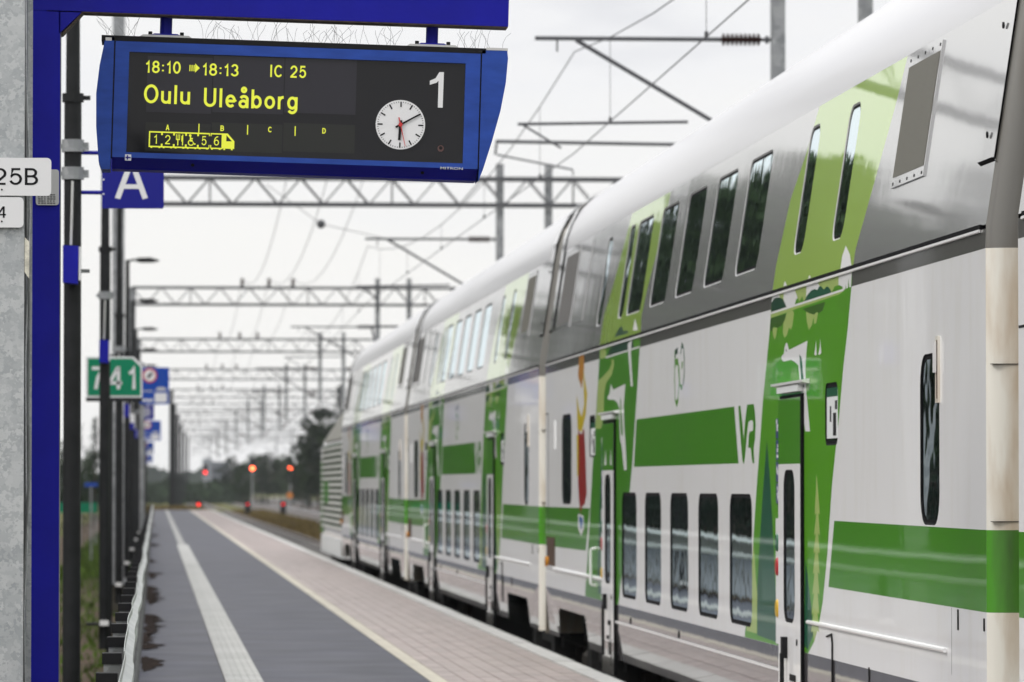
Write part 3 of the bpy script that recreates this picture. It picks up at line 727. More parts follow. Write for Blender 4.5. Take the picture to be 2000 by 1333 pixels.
        me_ = mb.mesh('end_wall', [M_stain, M_endgrey, M_endgreen], recalc=False); bm = bmesh.new(); bm.from_mesh(me_); bmesh.ops.remove_doubles(bm, verts=bm.verts[:], dist=1e-4); bm.to_mesh(me_); bm.free(); me_.polygons.foreach_set('use_smooth', [True] * len(me_.polygons)); obj('end_wall', me_, root)
        g = MB().box(-.95, .95, min(yend + sg * .06, yend + sg * .44), max(yend + sg * .06, yend + sg * .44), .3 - ZR, 4.2 - ZR)
        g.build('gangway_bellows', M_dark, root)
        MB().cyl((-1.05, yend + sg * .06, .38 - ZR - .6), (-1.05, yend + sg * .42, .38 - ZR - .6), .10, .16, 10).build('buffer', M_wheel, root)
        MB().cyl((-.5, yend + sg * .02, .0 - ZR), (-.35, yend + sg * .40, -.15 - ZR), .035, n=6).build('brake_hose', M_dark, root)
    # horizontal seams on the near corner post
    for z in (1.375, 2.11): MB().box(-1.585, -1.3, -.0606, -.03, z - ZR - .0015, z - ZR + .0015).build('seam', M_ink, root)
    # upper end cover with dark gap and bolts
    for e0, e1 in ((-.015, .40), (CL - .34, CL + .015)):
        zc0 = 3.08; cov = MB()
        P = lambda s, z, o: (upx(z) - XC - o, s, z - ZR + .0)
        pr = [(upx(zc0), zc0), (upx(Z_UP1), Z_UP1)] + prof[1:]
        for (xa, za), (xb, zb) in zip(pr[:-1], pr[1:]):
            o = .012
            cov.face([(xa - XC - o, e0, za - ZR + (.02 if za > 4.2 else 0)), (xa - XC - o, e1, za - ZR + (.02 if za > 4.2 else 0)), (xb - XC - o * (zb < 4.6), e1, zb - ZR + (.02 if zb > 4.2 else 0)), (xb - XC - o * (zb < 4.6), e0, zb - ZR + (.02 if zb > 4.2 else 0))])
            for ee in ((e1,) if e0 < 1 else (e0,)):
                cov.face([(xa - XC - o, ee, za - ZR), (xb - XC - o, ee, zb - ZR), (xb - XC + .004, ee, zb - ZR - .004), (xa - XC + .004, ee, za - ZR - .004)], 1)
        cov.face([(upx(zc0) - XC - .02, e0, zc0 - ZR), (upx(zc0) - XC - .02, e1, zc0 - ZR), (upx(zc0) - XC + .01, e1, zc0 - ZR - .03), (upx(zc0) - XC + .01, e0, zc0 - ZR - .03)], 1)
        co = cov.build('end_cover', [M_silver, M_black], root, recalc=False)
        for z in (3.2, 3.72): MB().cyl((upx(z) - XC - .026, (e0 + e1) / 2 + .02, z - ZR), (upx(z) - XC - .018, (e0 + e1) / 2 + .02, z - ZR), .016, n=8).build('bolt', M_pole, co)
    # ---- vents in the upper side
    def vent(s0, s1, z0, z1, m_sl):
        ang = math.atan(TILT); sc = (s0 + s1) / 2; zc = (z0 + z1) / 2; wd = s1 - s0; h = (z1 - z0) * math.sqrt(1 + TILT ** 2)
        fr = MB(); b = .055
        fr.box(-.010, .002, -wd / 2, wd / 2, h / 2 - b, h / 2); fr.box(-.010, .002, -wd / 2, wd / 2, -h / 2, -h / 2 + b)
        fr.box(-.0095, .002, -wd / 2, -wd / 2 + .03, -h / 2 + b, h / 2 - b); fr.box(-.0095, .002, wd / 2 - .03, wd / 2, -h / 2 + b, h / 2 - b)
        v = fr.build('vent_grille', M_silver, root, loc=to_up(sc, zc), rot=(0, ang, 0))
        sm = MB(); n = 26; wi = wd - .06
        sm.face([(-.001, -wi / 2, -h / 2 + b), (-.001, wi / 2, -h / 2 + b), (-.001, wi / 2, h / 2 - b), (-.001, -wi / 2, h / 2 - b)], 1)
        for i in range(n):
            u = -wi / 2 + wi * (i + .5) / n; sm.box(-.013, -.002, u - wi / n * .3, u + wi / n * .3, -h / 2 + b, h / 2 - b)
        sm.build('slats', [m_sl, M_pole], v)
        rv = MB()
        for i in range(5):
            for zz in (h / 2 - .02, -h / 2 + .02): rv.cyl((-.013, -wd / 2 + .06 + (wd - .12) * i / 4, zz), (-.009, -wd / 2 + .06 + (wd - .12) * i / 4, zz), .009, n=6)
        tag(rv.build('rivets', M_pole, v), kind='stuff')
        return v
    a = T(1808, 330)[0]; b = T(1745, 355)[0]; vent(a, b, 3.13, 3.83, M_slat)
    a = T(1118, 598)[0]; b = T(1094, 610)[0]; vent(a, b, 3.05, 3.83, M_slat2)
    a = T(1142, 592)[0]; b = T(1121, 602)[0]
    MB().box(-.006, .002, -(b - a) / 2, (b - a) / 2, -.38, .38).build('service_panel', M_silver, root, loc=to_up((a + b) / 2, 3.44), rot=(0, math.atan(TILT), 0))
    # ---- doors
    def door(s0, s1, white_above, print_top):
        sc = (s0 + s1) / 2; wd = s1 - s0; z0, z1 = -.055, 2.075; zc = (z0 + z1) / 2; h = z1 - z0
        hole = [(u, v) for u, v in rr(wd * .50, .93, .13)]; vz = 1.175 - zc
        hole = [(u, v + vz) for u, v in hole]
        top = [(-wd / 2 + .0005, 1.675 - zc), (wd / 2 - .0005, 1.675 - zc), (wd / 2 - .0005, h / 2 - .0005), (-wd / 2 + .0005, h / 2 - .0005)]
        lay = [(top, GRN if print_top else GRN)]
        if not print_top:
            lay += [([(-.36, 1.72 - zc), (-.22, 1.72 - zc), (-.28, 1.86 - zc)], WHT), ([(.12, 1.72 - zc), (.3, 1.72 - zc), (.2, 1.86 - zc)], WHT)]
        lay.append(([(-wd / 2 + .001, -h / 2 + .001), (wd / 2 - .001, -h / 2 + .001), (wd / 2 - .001, .22 - zc), (-wd / 2 + .001, .22 - zc)], GRY))
        d = printed_panel([(-wd / 2, -h / 2), (wd / 2, -h / 2), (wd / 2, h / 2), (-wd / 2, h / 2)], lay, [hole], lambda u, v: (0, u, v)).build('door', LMATS, root, loc=(-1.622, sc, zc - ZR), recalc=False)
        fr = MB(); t = .022
        fr.box(.004, .03, -wd / 2 - t, -wd / 2, -h / 2, h / 2 + t); fr.box(.016, .03, wd / 2, wd / 2 + .012, -h / 2, h / 2 + t); fr.box(.010, .03, -wd / 2, wd / 2, h / 2, h / 2 + t)
        fr.build('door_frame', M_black, d)
        fr = MB(); fr.box(.001, .03, -wd / 2 + .002, wd / 2 - .002, -h / 2, -h / 2 + .02); fr.face([(0, -wd / 2, -h / 2), (0, -wd / 2, h / 2), (.03, -wd / 2, h / 2), (.03, -wd / 2, -h / 2)]); fr.face([(0, wd / 2, -h / 2), (0, wd / 2, h / 2), (.03, wd / 2, h / 2), (.03, wd / 2, -h / 2)])
        fr.build('door_edge', M_dark, d)
        inn = rr(wd * .50 - .05, .88, .11); n = len(hole); mb = MB()
        for j in range(n):
            k = (j + 1) % n; mb.face([(-.001, *hole[j]), (-.001, *hole[k]), (.008, inn[k][0], inn[k][1] + vz), (.008, inn[j][0], inn[j][1] + vz)])
        mb.build('door_gasket', M_black, d, recalc=False)
        MB().face([(.008, u, v + vz) for u, v in inn]).build('door_pane', M_glass, d, recalc=False)
        hd = MB().tube([(-.03, .12, .52 - zc), (-.03, .12, .30 - zc), (-.03, .11, .10 - zc)], .014, 6); hd.box(-.034, .0, .08, .16, .49 - zc, .62 - zc)
        hd.build('handle', M_ink, d)
        sg = MB()
        def seg(a0, a1, b0, b1): sg.box(-.003, -.0005, a0, a1, b0, b1)
        seg(-.30, -.02, .36 - zc, .40 - zc); seg(-.30, -.25, .26 - zc, .40 - zc); seg(-.16, .10, .24 - zc, .27 - zc); seg(-.34, -.30, .02 - zc, .25 - zc)
        sg.build('pictogram', M_ink, d)
        lk = MB().cyl((-.006, -.36, .60 - zc), (.0, -.36, .60 - zc), .02, n=8).build('lock', M_ink, d)
        gt = MB().prism([(-.026, h / 2 + .098), (.02, h / 2 + .105), (.02, h / 2 + .075), (-.024, h / 2 + .084)], -wd / 2 - .28, wd / 2 + .16, 'y').build('door_gutter', M_chrome, d)
        MB().box(-.012, .02, -wd / 2 + .02, wd / 2 - .02, h / 2 + .036, h / 2 + .075).build('door_lamp', M_seat, d)
        # button panel and stickers beside the door (towards the far end)
        sp = s1 + .15
        bp_ = MB().box(-.006, 0, -.085, .085, -.42, .36).build('button_panel', M_white, root, loc=(-1.602, sp, .98 - ZR))
        for z, m in ((.21, M_teal), (.06, M_redb), (-.20, M_yelb)):
            MB().cyl((-.017, 0, z), (-.006, 0, z), .050, .060, 16).build('button', m, bp_)
        for i in range(4):
            st_ = MB().box(-.003, 0, -.075, .075, -.062, .062).build('info_sticker', M_sticker, root, loc=(-1.6015, sp + .02, 1.90 - i * .135 - ZR))
            sw = MB()
            rng = random.Random(i)
            for q in range(5):
                a = rng.uniform(-.06, .02); b = rng.uniform(-.05, .03); sw.box(-.0042, -.003, a, a + rng.uniform(.015, .05), b, b + rng.uniform(.01, .03))
            sw.build('sticker_print', M_signw, st_)
    door(dA0, dA1, True, True); door(dB0, dB1, True, False)
    # ---- lamp bracket by the end windows
    for px, py in ((1834, 716),):
        s, z = S(px, py); lb = MB().box(-1.612, -1.60, s - .03, s + .05, z - .18 - ZR, z + .15 - ZR)
        l = lb.build('tail_lamp_bracket', M_stain, root)
        MB().box(-1.624, -1.6125, s + .005, s + .05, z - .03 - ZR, z + .12 - ZR).build('tail_lamp', M_chrome, l)
        MB().box(-1.6145, -1.6122, s - .02, s - .005, z - .16 - ZR, z + .13 - ZR).build('lamp_slot', M_brown, l)
    s, z = S(1084, 850); MB().box(-1.612, -1.60, s - .04, s + .04, z - .14 - ZR, z + .14 - ZR).build('tail_lamp_bracket', M_chrome, root)
    s, z = S(1165, 1100); MB().tube([(-1.60, s, z - .2 - ZR), (-1.65, s, z - .19 - ZR), (-1.65, s, z + .12 - ZR), (-1.60, s, z + .13 - ZR)], .014, 6).build('grab_handle', M_chrome, root)
    # dark socket recess at the far end
    s0, s1 = S(1084, 1050)[0], min(CL - .05, S(1069, 1050)[0])
    rc = MB().box(-1.606, -1.602, s0, s1, .76 - ZR, 1.04 - ZR); ro_ = rc.build('socket_recess', M_brown, root)
    MB().box(-1.618, -1.606, s0 - .02, s1, .735 - ZR, .76 - ZR).build('recess_lip', M_white, ro_)
    MB().cyl((-1.64, s1 - .2, .80 - ZR), (-1.606, s1 - .2, .80 - ZR), .05, n=10).build('socket_cap', M_orange, ro_)
    tr_ = MB()
    for (a0, a1, b0, b1) in ((CL - .34, CL - .325, 1.07, 2.25), (CL - .34, CL - .02, 2.25, 2.262)): tr_.box(-1.6025, -1.60, a0, a1, b0 - ZR, b1 - ZR)
    tr_.build('hatch_edge', M_ink, root)
    # ---- bogies and underframe
    for sc in (2.9, 22.5):
        bg_ = MB().box(-1.25, -1.05, sc - 1.7, sc + 1.7, .42, .72); bg_.box(1.05, 1.25, sc - 1.7, sc + 1.7, .42, .72); bg_.box(-1.0, 1.0, sc - .3, sc + .3, .4, .7)
        bo_ = bg_.build('bogie', M_dark, root)
        for sy in (-1.25, 1.25):
            for sx in (-.76, .76):
                MB().cyl((sx - .07, sc + sy, .46), (sx + .07, sc + sy, .46), .46, n=24).build('wheel', M_wheel, bo_, smooth=True)
            MB().box(-1.32, -1.1, sc + sy - .2, sc + sy + .2, .3, .62).build('axle_box', M_dark, bo_)
    MB().box(-1.25, 1.25, .3, CL - .3, .55, .74).build('underframe', M_dark, root)
    MB().box(-1.0, 1.0, 6, CL - 6, .18, .55).build('equipment_case', M_dark, root)

# stained cream paint of the coach ends
def stain_mat(name, base, stainc, amt=.5, coat=.5):
    m = bpy.data.materials.new(name); m.use_nodes = True; t = m.node_tree; p = t.nodes['Principled BSDF']
    tcn = N(t, 'ShaderNodeTexCoord'); mpn = N(t, 'ShaderNodeMapping'); mpn.inputs['Scale'].default_value = (4.5, 4.5, 1.0)
    nz = N(t, 'ShaderNodeTexNoise'); nz.inputs['Scale'].default_value = 1.3; nz.inputs['Detail'].default_value = 6
    rp = N(t, 'ShaderNodeValToRGB'); rp.color_ramp.elements[0].position = .45; rp.color_ramp.elements[1].position = .72
    rp.color_ramp.elements[0].color = base; rp.color_ramp.elements[1].color = tuple(b * (1 - amt) + s * amt for b, s in zip(base, stainc))
    t.links.new(tcn.outputs['Object'], mpn.inputs['Vector']); t.links.new(mpn.outputs['Vector'], nz.inputs['Vector'])
    t.links.new(nz.outputs['Fac'], rp.inputs['Fac']); t.links.new(rp.outputs['Color'], p.inputs['Base Color'])
    p.inputs['Roughness'].default_value = .4; p.inputs['Coat Weight'].default_value = coat; p.inputs['Coat Roughness'].default_value = .1
    return m
M_stain = stain_mat('stained_cream', (.78, .755, .68, 1), (.40, .25, .11, 1), .75)
M_endgrey = stain_mat('stained_grey', (.165, .160, .145, 1), (.10, .08, .055, 1), .7)
M_endgreen = stain_mat('stained_green', (.06, .28, .006, 1), (.035, .09, .010, 1), .9)
M_slat = mat('vent_slat', (.17, .165, .14, 1), rough=.5); M_slat2 = mat('vent_slat_dark', (.16, .155, .15, 1), rough=.5)
M_redb = mat('button_red', (.40, .015, .02, 1), rough=.3); M_yelb = mat('button_yellow', (.60, .36, .01, 1), rough=.3)
M_sticker = mat('sticker_blue', (.03, .035, .16, 1), rough=.3)
GRP = 'double-decker coaches of the train at the platform'
coach = thing('train_coach', 'nearest fully visible white and green double-decker coach, green VR lettering between its doors', 'train coach', (XC, Y0, ZR), GRP)
build_coach(coach)
for k, lab in ((-1, 'double-decker coach cut off by the right picture edge, only its far end in view'),
               (1, 'second double-decker coach along the platform, directly behind the one with the sharp VR lettering'),
               (2, 'farthest double-decker coach, coupled to the louvred locomotive')):
    c = copy_tree(coach); c.location = (XC, Y0 + PITCH * k, ZR); c['label'] = lab

# ------------------------------------------------------------------ locomotive
Yl = Y0 + PITCH * 3 + .15
loco = thing('locomotive', 'white and green electric locomotive with horizontal side louvres at the head of the train', 'locomotive', (XC, Yl, ZR))
LL = 13.4
prof = [(-1.52, .55), (-1.52, 3.00), (-.95, 3.95), (.95, 3.95), (1.52, 3.00), (1.52, .55)]
MB().prism(prof, 0, LL, 'y').build('body', [M_white], loco)
cb = MB()
for (x0, z0), (x1, z1) in zip(prof, prof[1:] + prof[:1]):
    cb.face([(x0, LL, z0), (x1, LL, z1), (x1 * .82, LL + (1.6 if z1 < 2 else .7), min(z1, 3.5)), (x0 * .82, LL + (1.6 if z0 < 2 else .7), min(z0, 3.5))])
cb.face([(x * .82, LL + (1.6 if z < 2 else .7), min(z, 3.5)) for x, z in prof])
cb.build('cab_nose', M_white, loco)
MB().prism([(2.2, 3.12), (LL - .6, 3.12), (LL - 1.3, 3.80), (2.2, 3.80)], -.03, 0, 'x').build('roof_grille', M_slat, loco, loc=(-1.46, 0, 0)).rotation_euler = (0, 0, 0)
for o in [o for o in loco.children if o.name.startswith('roof_grille')]:
    o.location = (-1.545 + .0, 0, 0)
    for v in o.data.vertices: v.co.x += (v.co.z - 3.0) * .6 + .0
M_locow = mat('loco_white', (.52, .53, .50, 1), rough=.5, spec=.2)
M_locog = mat('loco_green', (.05, .16, .03, 1), rough=.6, spec=.1)
M_louv = mat('louvre_gap', (.022, .045, .018, 1), rough=.9, spec=.05)
for i in range(14):
    z = 1.14 + i * .135
    g = MB().prism([(-1.53, z), (-1.57, z + .008), (-1.57, z + .064), (-1.53, z + .072)], .9, LL - .9, 'y')
    rib = g.build('louvre', M_locow, loco)
    MB().box(-1.531, -1.521, .9, LL - .9, z + .072, z + .135).build('louvre_gap', M_louv, rib)
MB().box(-1.585, -1.53, LL - 5.4, LL - 3.4, 1.7, 2.2).build('green_patch', M_locog, loco)
MB().box(-1.56, -1.525, LL - 1.1, LL - .5, 1.0, 2.7).build('green_patch', M_locog, loco)
MB().box(-1.535, -1.515, .0, LL, .55, .95).build('skirt', M_paverref if 'M_paverref' in globals() else M_seat, loco)
for sc in (2.6, LL - 2.2):
    b = MB().box(-1.3, 1.3, sc - 1.9, sc + 1.9, .25, .62).build('bogie', M_dark, loco)
    for sy in (-1.3, 1.3): MB().cyl((-.85, sc + sy, .55), (-.70, sc + sy, .55), .55, n=20).build('wheel', M_wheel, b)
pg = MB()
for sx in (-.5, .5):
    pg.tube([(sx, 9.5, 4.0), (sx * .8, 8.0, 4.9), (sx, 9.6, 5.75)], .03, 6)
pg.box(-.8, .8, 9.5, 9.7, 5.75, 5.8); pg.build('pantograph', M_steel, loco)

# ================================================================== PLATFORM LAMPS with signs
Y_BOARD = 21.0
def px_m(px, Y): return px * Y / F_PX
LAMPS = [33.3 + 21.3 * i for i in range(12)]
lp_me = MB().cyl((0, 0, -.3), (0, 0, 4.20), .062, .060, 14)
lp_me = lp_me.mesh('pole', M_pole, smooth=True)
lp_up = MB().cyl((0, 0, 4.2), (0, 0, 6.1), .051, .042, 12).mesh('upper_pole', M_pole, smooth=True)
lp_col = MB().cyl((0, 0, 4.19), (0, 0, 4.25), .075, .075, 14); lp_col.box(.05, .12, -.012, .012, 4.205, 4.235); lp_col = lp_col.mesh('collar', M_pole)
lp_arm = MB().tube([(0, 0, 6.05), (.10, 0, 6.10), (.22, 0, 6.10)], .022, 8).mesh('arm', M_pole)
hd = MB().prism([(.15, 6.08), (.20, 6.135), (.45, 6.145), (.62, 6.10), (.64, 6.075), (.50, 6.055), (.22, 6.055)], -.14, .14, 'y').mesh('lamp_head', M_pole)
ln = MB().box(.26, .54, -.10, .10, 6.045, 6.054).mesh('lens', M_lens)
lb = MB().box(-.2, .2, -.13, .13, -.03, .0); lb.box(-.05, .05, -.15, -.131, -.03, .03, 1); lb = lb.mesh('base_plate', [M_ink, M_chrome])
bx = MB().prism([(-.0625, -.125), (.040, -.135), (.046, .125), (-.0625, .13)], -.24, -.075, 'y'); bx.box(.0462, .060, -.235, -.08, -.11, .12, 1); bx.box(.06, .12, -.15, -.12, -.055, -.03, 2)
bx = bx.mesh('speaker_box', [M_navy, M_signw, M_galv_d])
cd = MB().tube([(-.01, -.075, 3.20), (-.005, -.085, 3.40), (.0, -.078, 3.64)], .009, 6).mesh('conduit', M_signg)
clp = MB().cyl((0, 0, 3.655), (0, 0, 3.74), .078, n=14); clp.box(.06, .11, -.03, .03, 3.67, 3.72); clp.box(-.10, -.06, -.02, .02, 3.68, 3.71); clp = clp.mesh('clamp', M_galv2)
for i, Y in enumerate(LAMPS):
    lab = ['dark platform lamp post behind the blue frame, carrying the letter A sign', 'dark platform lamp post standing in front of the green 741 sign',
           'lamp post right behind the letter A sign, hidden but for its shaft', 'nearest lamp post whose curved head shows above the green 741 sign'][i] if i < 4 else \
           'dark flat headed lamp post, number %s in the row from the letter A sign' % ('five six seven eight nine ten eleven twelve'.split()[i - 4])
    L = thing('platform_lamp', lab, 'lamp post', (-.575, Y, 0), 'lamp posts along the platform edge')
    obj('pole', lp_me, L); obj('upper_pole', lp_up, L); obj('collar', lp_col, L); obj('arm', lp_arm, L)
    h_ = obj('lamp_head', hd, L); obj('lens', ln, h_); obj('base_plate', lb, L)
    if i < 6:
        obj('speaker_box', bx, L, (0, 0, 3.06)); obj('conduit', cd, L); obj('clamp', clp, L)
        if i == 0: obj('clamp', clp, L, (0, 0, .19))
# letter A sign on the first lamp post
Y1 = LAMPS[0]
p0 = on_y(199, 335, Y1); p1 = on_y(320, 408, Y1)
top = p0.z + .14
sa = thing('zone_sign', 'navy blue sign with white letter A, half hidden by the departure board', 'sign', ((p0.x + p1.x) / 2, Y1, (top + p1.z) / 2))
ws, hsn = p1.x - p0.x, top - p1.z
MB().prism(rr(ws, hsn, .012, 3), -.012, .012, 'y').build('plate', M_sign_blue, sa)
am = stroke_mesh('A', .255, M_signw, .14, .1, 'CENTER', 1.22)
obj('letter', am, sa, (.0 - .01, -.0135, p1.z + .068 - (top + p1.z) / 2))
for z in (p1.z + .11, top + .0 - .012):
    MB().cyl((-ws / 2 - .14, 0, z - (top + p1.z) / 2), (-ws / 2 + .02, 0.014, z - (top + p1.z) / 2), .014, n=8).build('bracket', M_navy, sa)
for zz in (-.1, .0):
    MB().cyl((-ws / 2 + .012, -.016, zz), (-ws / 2 + .012, -.012, zz), .006, n=8).build('screw', M_chrome, sa)

# ================================================================== NEAR POSTS, FRAME, DEPARTURE BOARD
YB = Y_BOARD
a = on_y(62, 666, YB); b = on_y(116, 666, YB)
XA, XB = a.x, b.x
fr = thing('sign_frame', 'navy blue steel post and overhead arm holding the departure board', 'sign frame', ((XA + XB) / 2, YB, 0))
hw = (XB - XA) / 2
pst = MB().box(-hw, hw, 0, .13, -.7, 4.2).build('post', M_navy, fr)
z_arm = on_y(128, 40, YB).z
ROLL = math.radians(1.64)
L_arm = on_y(993, 46, YB).x - (XA + XB) / 2
ab = MB().box(-hw - .01, L_arm, -.002, .132, .0, .17)
arm = ab.build('arm', M_navy, fr, loc=(0, 0, on_y(128, 20.5, YB).z), rot=(0, ROLL, 0))
gp0, gp1 = on_y(124, 66, YB), on_y(166, 20, YB)
MB().prism([(hw - .005, gp0.z - .0), (gp1.x - (XA + XB) / 2, gp1.z + .004), (gp1.x - (XA + XB) / 2 - .02, gp1.z + .05), (hw - .005, gp1.z + .05)], .0, .13, 'y').build('gusset', M_navy, fr)
eg = MB().prism([(hw + .001, gp0.z - .006), (hw + .012, gp0.z - .002), (gp1.x - (XA + XB) / 2 + .003, gp1.z), (gp1.x - (XA + XB) / 2, gp1.z + .003)], .004, .126, 'y')
eg.build('gusset_edge', M_rust, fr)
MB().box(.0, L_arm - .002, .0, .13, -.005, -.0005).build('arm_underside', M_rust, arm)
MB().box(hw, hw + .003, .005, .125, -.7, gp0.z).build('post_edge', M_galv_d, fr)
# number plate on the blue post
p0 = on_y(70, 331, YB - .02); p1 = on_y(115, 401, YB - .02)
pl = thing('notice_plate', 'small grey plate with lines of tiny print fixed to the blue post', 'plate', ((p0.x + p1.x) / 2, YB - .006, (p0.z + p1.z) / 2))
w_, h_ = p1.x - p0.x, p0.z - p1.z
MB().prism(rr(w_, h_, .012, 3), -.006, .002, 'y').build('plate', M_signg, pl)
tl = MB()
for k in range(5):
    for q in range(6): tl.box(-.04 + q * .013, -.04 + q * .013 + random.uniform(.006, .011), -.0072, -.0062, -.035 - k * .009, -.031 - k * .009)
tl.build('print', M_pole, pl)

# galvanised H-section mast at the left edge
YM = 20.6
m0 = on_y(-75, 600, YM).x; m1 = on_y(47, 600, YM).x; m2 = on_y(59.5, 600, YM).x
ms = thing('steel_mast', 'thick galvanised steel mast with spangled zinc at the left edge', 'mast', ((m0 + m1) / 2, YM, -.7))
hm = (m1 - m0) / 2
MB().box(-hm, hm, 0, .012, 0, 8).build('front_flange', M_galv, ms)
MB().box(-hm, m2 - (m0 + m1) / 2, .26, .272, 0, 8).build('rear_flange', M_galv, ms)
MB().box(-.008, .008, .012, .26, 0, 8).build('web', M_galv_d, ms)
MB().box(hm - .006, hm + .006, .10, .25, 0, 8).build('inner_lip', M_galv_d, ms)
# earthing cable creeping down the mast, and a worn sticker
cz = []
for y, x in ((0, 50), (150, 51), (300, 56), (420, 58), (560, 54), (700, 49), (900, 50), (1050, 53), (1200, 47), (1333, 49)):
    p = on_y(x, y, YM + .10); cz.append((p.x - (m0 + m1) / 2, .10, p.z + .7))
cz = [(cz[0][0], .1, 7.9)] + cz + [(cz[-1][0] - .01, .1, 0)]
MB().tube(cz, .0045, 6).build('earth_cable', M_galv, ms)
cz2 = []
for y, x in ((0, 44), (250, 50), (465, 52), (545, 57), (800, 55), (950, 56), (1150, 44), (1333, 46)):
    p = on_y(x, y, YM + .05); cz2.append((p.x - (m0 + m1) / 2, .05, p.z + .7))
MB().tube(cz2, .006, 6).build('earth_cable', M_galv_d, ms)
p0 = on_y(48, 463, YM - .02); p1 = on_y(57, 545, YM - .02)
tp = MB().prism([(p0.x - (m0 + m1) / 2, p0.z + .7), (p1.x - (m0 + m1) / 2, p0.z + .68), (p1.x - (m0 + m1) / 2, p1.z + .7), (p0.x - (m0 + m1) / 2, p1.z + .73)], -.006, -.002, 'y')
tp.build('worn_sticker', mat('old_sticker', (.52, .50, .42, 1), rough=.6, var=.35, vscale=30), ms)
def plate(name, label, px0, py0, px1, py1, txt, th, txtx, txty, grp=None):
    Y = YM - .02; p0 = on_y(px0, py0, Y); p1 = on_y(px1, py1, Y)
    r = thing(name, label, 'plate', ((p0.x + p1.x) / 2, Y, (p0.z + p1.z) / 2), grp)
    w_, h_ = p1.x - p0.x, p0.z - p1.z
    MB().prism(rr(w_, h_, .018, 4), -.004, .004, 'y').build('plate', M_signw, r)
    t = on_y(txtx, txty, Y); obj('lettering', stroke_mesh(txt, th * 1.06, M_ink, .145, .15, 'RIGHT', 1.25), r, (t.x - r.location.x, -.0048, t.z - r.location.z))
    q = on_y(-2, py1 - 12, Y); MB().cyl((q.x - r.location.x + .012, -.006, q.z - r.location.z), (q.x - r.location.x + .012, -.004, q.z - r.location.z), .004, n=8).build('rivet', M_ink, r)
    return r
plate('number_plate', 'white rounded plate reading 25B on the galvanised mast', -120, 308, 100, 383, '25B', px_m(31, YM), 74, 362)
plate('number_plate', 'white rounded plate with numeral 4, below the 25B plate', -120, 385, 46, 445, '4', px_m(21, YM), 13, 426)

# ---- departure board
def bu(x): return (x - 590) * YB / F_PX
def bv(x, y): return -(y - .0288 * (x - 590) - 210) * YB / F_PX
cen = on_y(590, 210, YB)
bd = thing('departure_board', 'blue hanging departure board showing Oulu Uleåborg and a round clock', 'departure board', (cen.x, YB, cen.z), rot=(0, ROLL, 0))
D = .24
VT, VB = .262, -.245
u0, u1 = bu(222), bu(938)
so_u0, so_u1, so_v0, so_v1 = bu(250), bu(908), -.222, .217
# front frame with the opening, body behind it
ff = printed_panel([(u0 + .002, VB), (u1 - .002, VB), (u1 - .002, VT), (u0 + .002, VT)], [], [[(so_u0, so_v0), (so_u1, so_v0), (so_u1, so_v1), (so_u0, so_v1)]], lambda u, v: (u, 0, v))
for (ua, va), (ub, vb) in zip([(so_u0, so_v0), (so_u1, so_v0), (so_u1, so_v1), (so_u0, so_v1)], [(so_u1, so_v0), (so_u1, so_v1), (so_u0, so_v1), (so_u0, so_v0)]):
    ff.face([(ua, 0, va), (ub, 0, vb), (ub, .014, vb), (ua, .014, va)])
ff.build('front_frame', M_blue, bd, recalc=False)
hb = MB().prism([(.002, VT), (D, VT), (D, -.292), (.075, -.292), (.002, VB)], u0 + .002, u1 - .002, 'x')
hb.f = hb.f[:]; hb.build('housing', [M_navy], bd)
for o in [c for c in bd.children if c.name.startswith('housing')]:
    for v in o.data.vertices:
        if v.co.y < .01: v.co.y = .016
for ug in (u0, u1): MB().box(ug - .006, ug + .006, .004, .2, -.24, VT - .004).build('cap_joint', M_ink, bd)
lowp = MB().face([(u0 + .002, 0, VB), (u1 - .002, 0, VB), (u1 - .002, .075, -.290), (u0 + .002, .075, -.290)]).build('lower_flap', M_navy, bd, recalc=False)
for u in (bu(380), bu(830)): MB().cyl((u, .028, -.268), (u, .036, -.262), .008, n=8).build('flap_screw', M_ink, lowp)
MB().box(u0 - .06, u1 + .02, .0, D, VT + .001, VT + .024).build('lid', M_ink, bd)
lc = [(bu(x), bv(x, y)) for x, y in ((220, 74), (203, 74), (193, 130), (188, 185), (190, 250), (197, 318), (203, 333), (220, 333))]
MB().prism(lc, .0, D, 'y').build('end_cap', M_blue, bd)
rc_ = [(bu(x), bv(x, y)) for x, y in ((940, 96), (989, 96), (991, 112), (988, 160), (979, 215), (964, 275), (948, 330), (940, 352))]
MB().prism(rc_, .0, D, 'y').build('end_cap', M_blue, bd)
MB().box(bu(203), bu(215), -.001, .05, VT + .0, VT + .014).build('cap_lip', M_signg, bd)
MB().box(bu(948), bu(990), -.001, .05, bv(970, 96), bv(970, 91)).build('cap_lip', M_signg, bd)
scn = MB().face([(so_u0, .013, so_v0), (so_u1, .013, so_v0), (so_u1, .013, so_v1), (so_u0, .013, so_v1)]).build('screen', M_screen, bd, recalc=False)
def mod(x0, y0, x1, y1, m, nm='display_module'):
    return MB().box(bu(x0), bu(x1), .0115, .0128, bv((x0 + x1) / 2, y1), bv((x0 + x1) / 2, y0)).build(nm, m, scn)
for xa, xb in ((286, 413), (415, 553), (555, 695)):
    mod(xa, 112, xb, 222, M_module); mod(xa, 242, xb, 298, M_module2)
mod(722, 130, 890, 308, M_screen, 'clock_panel')
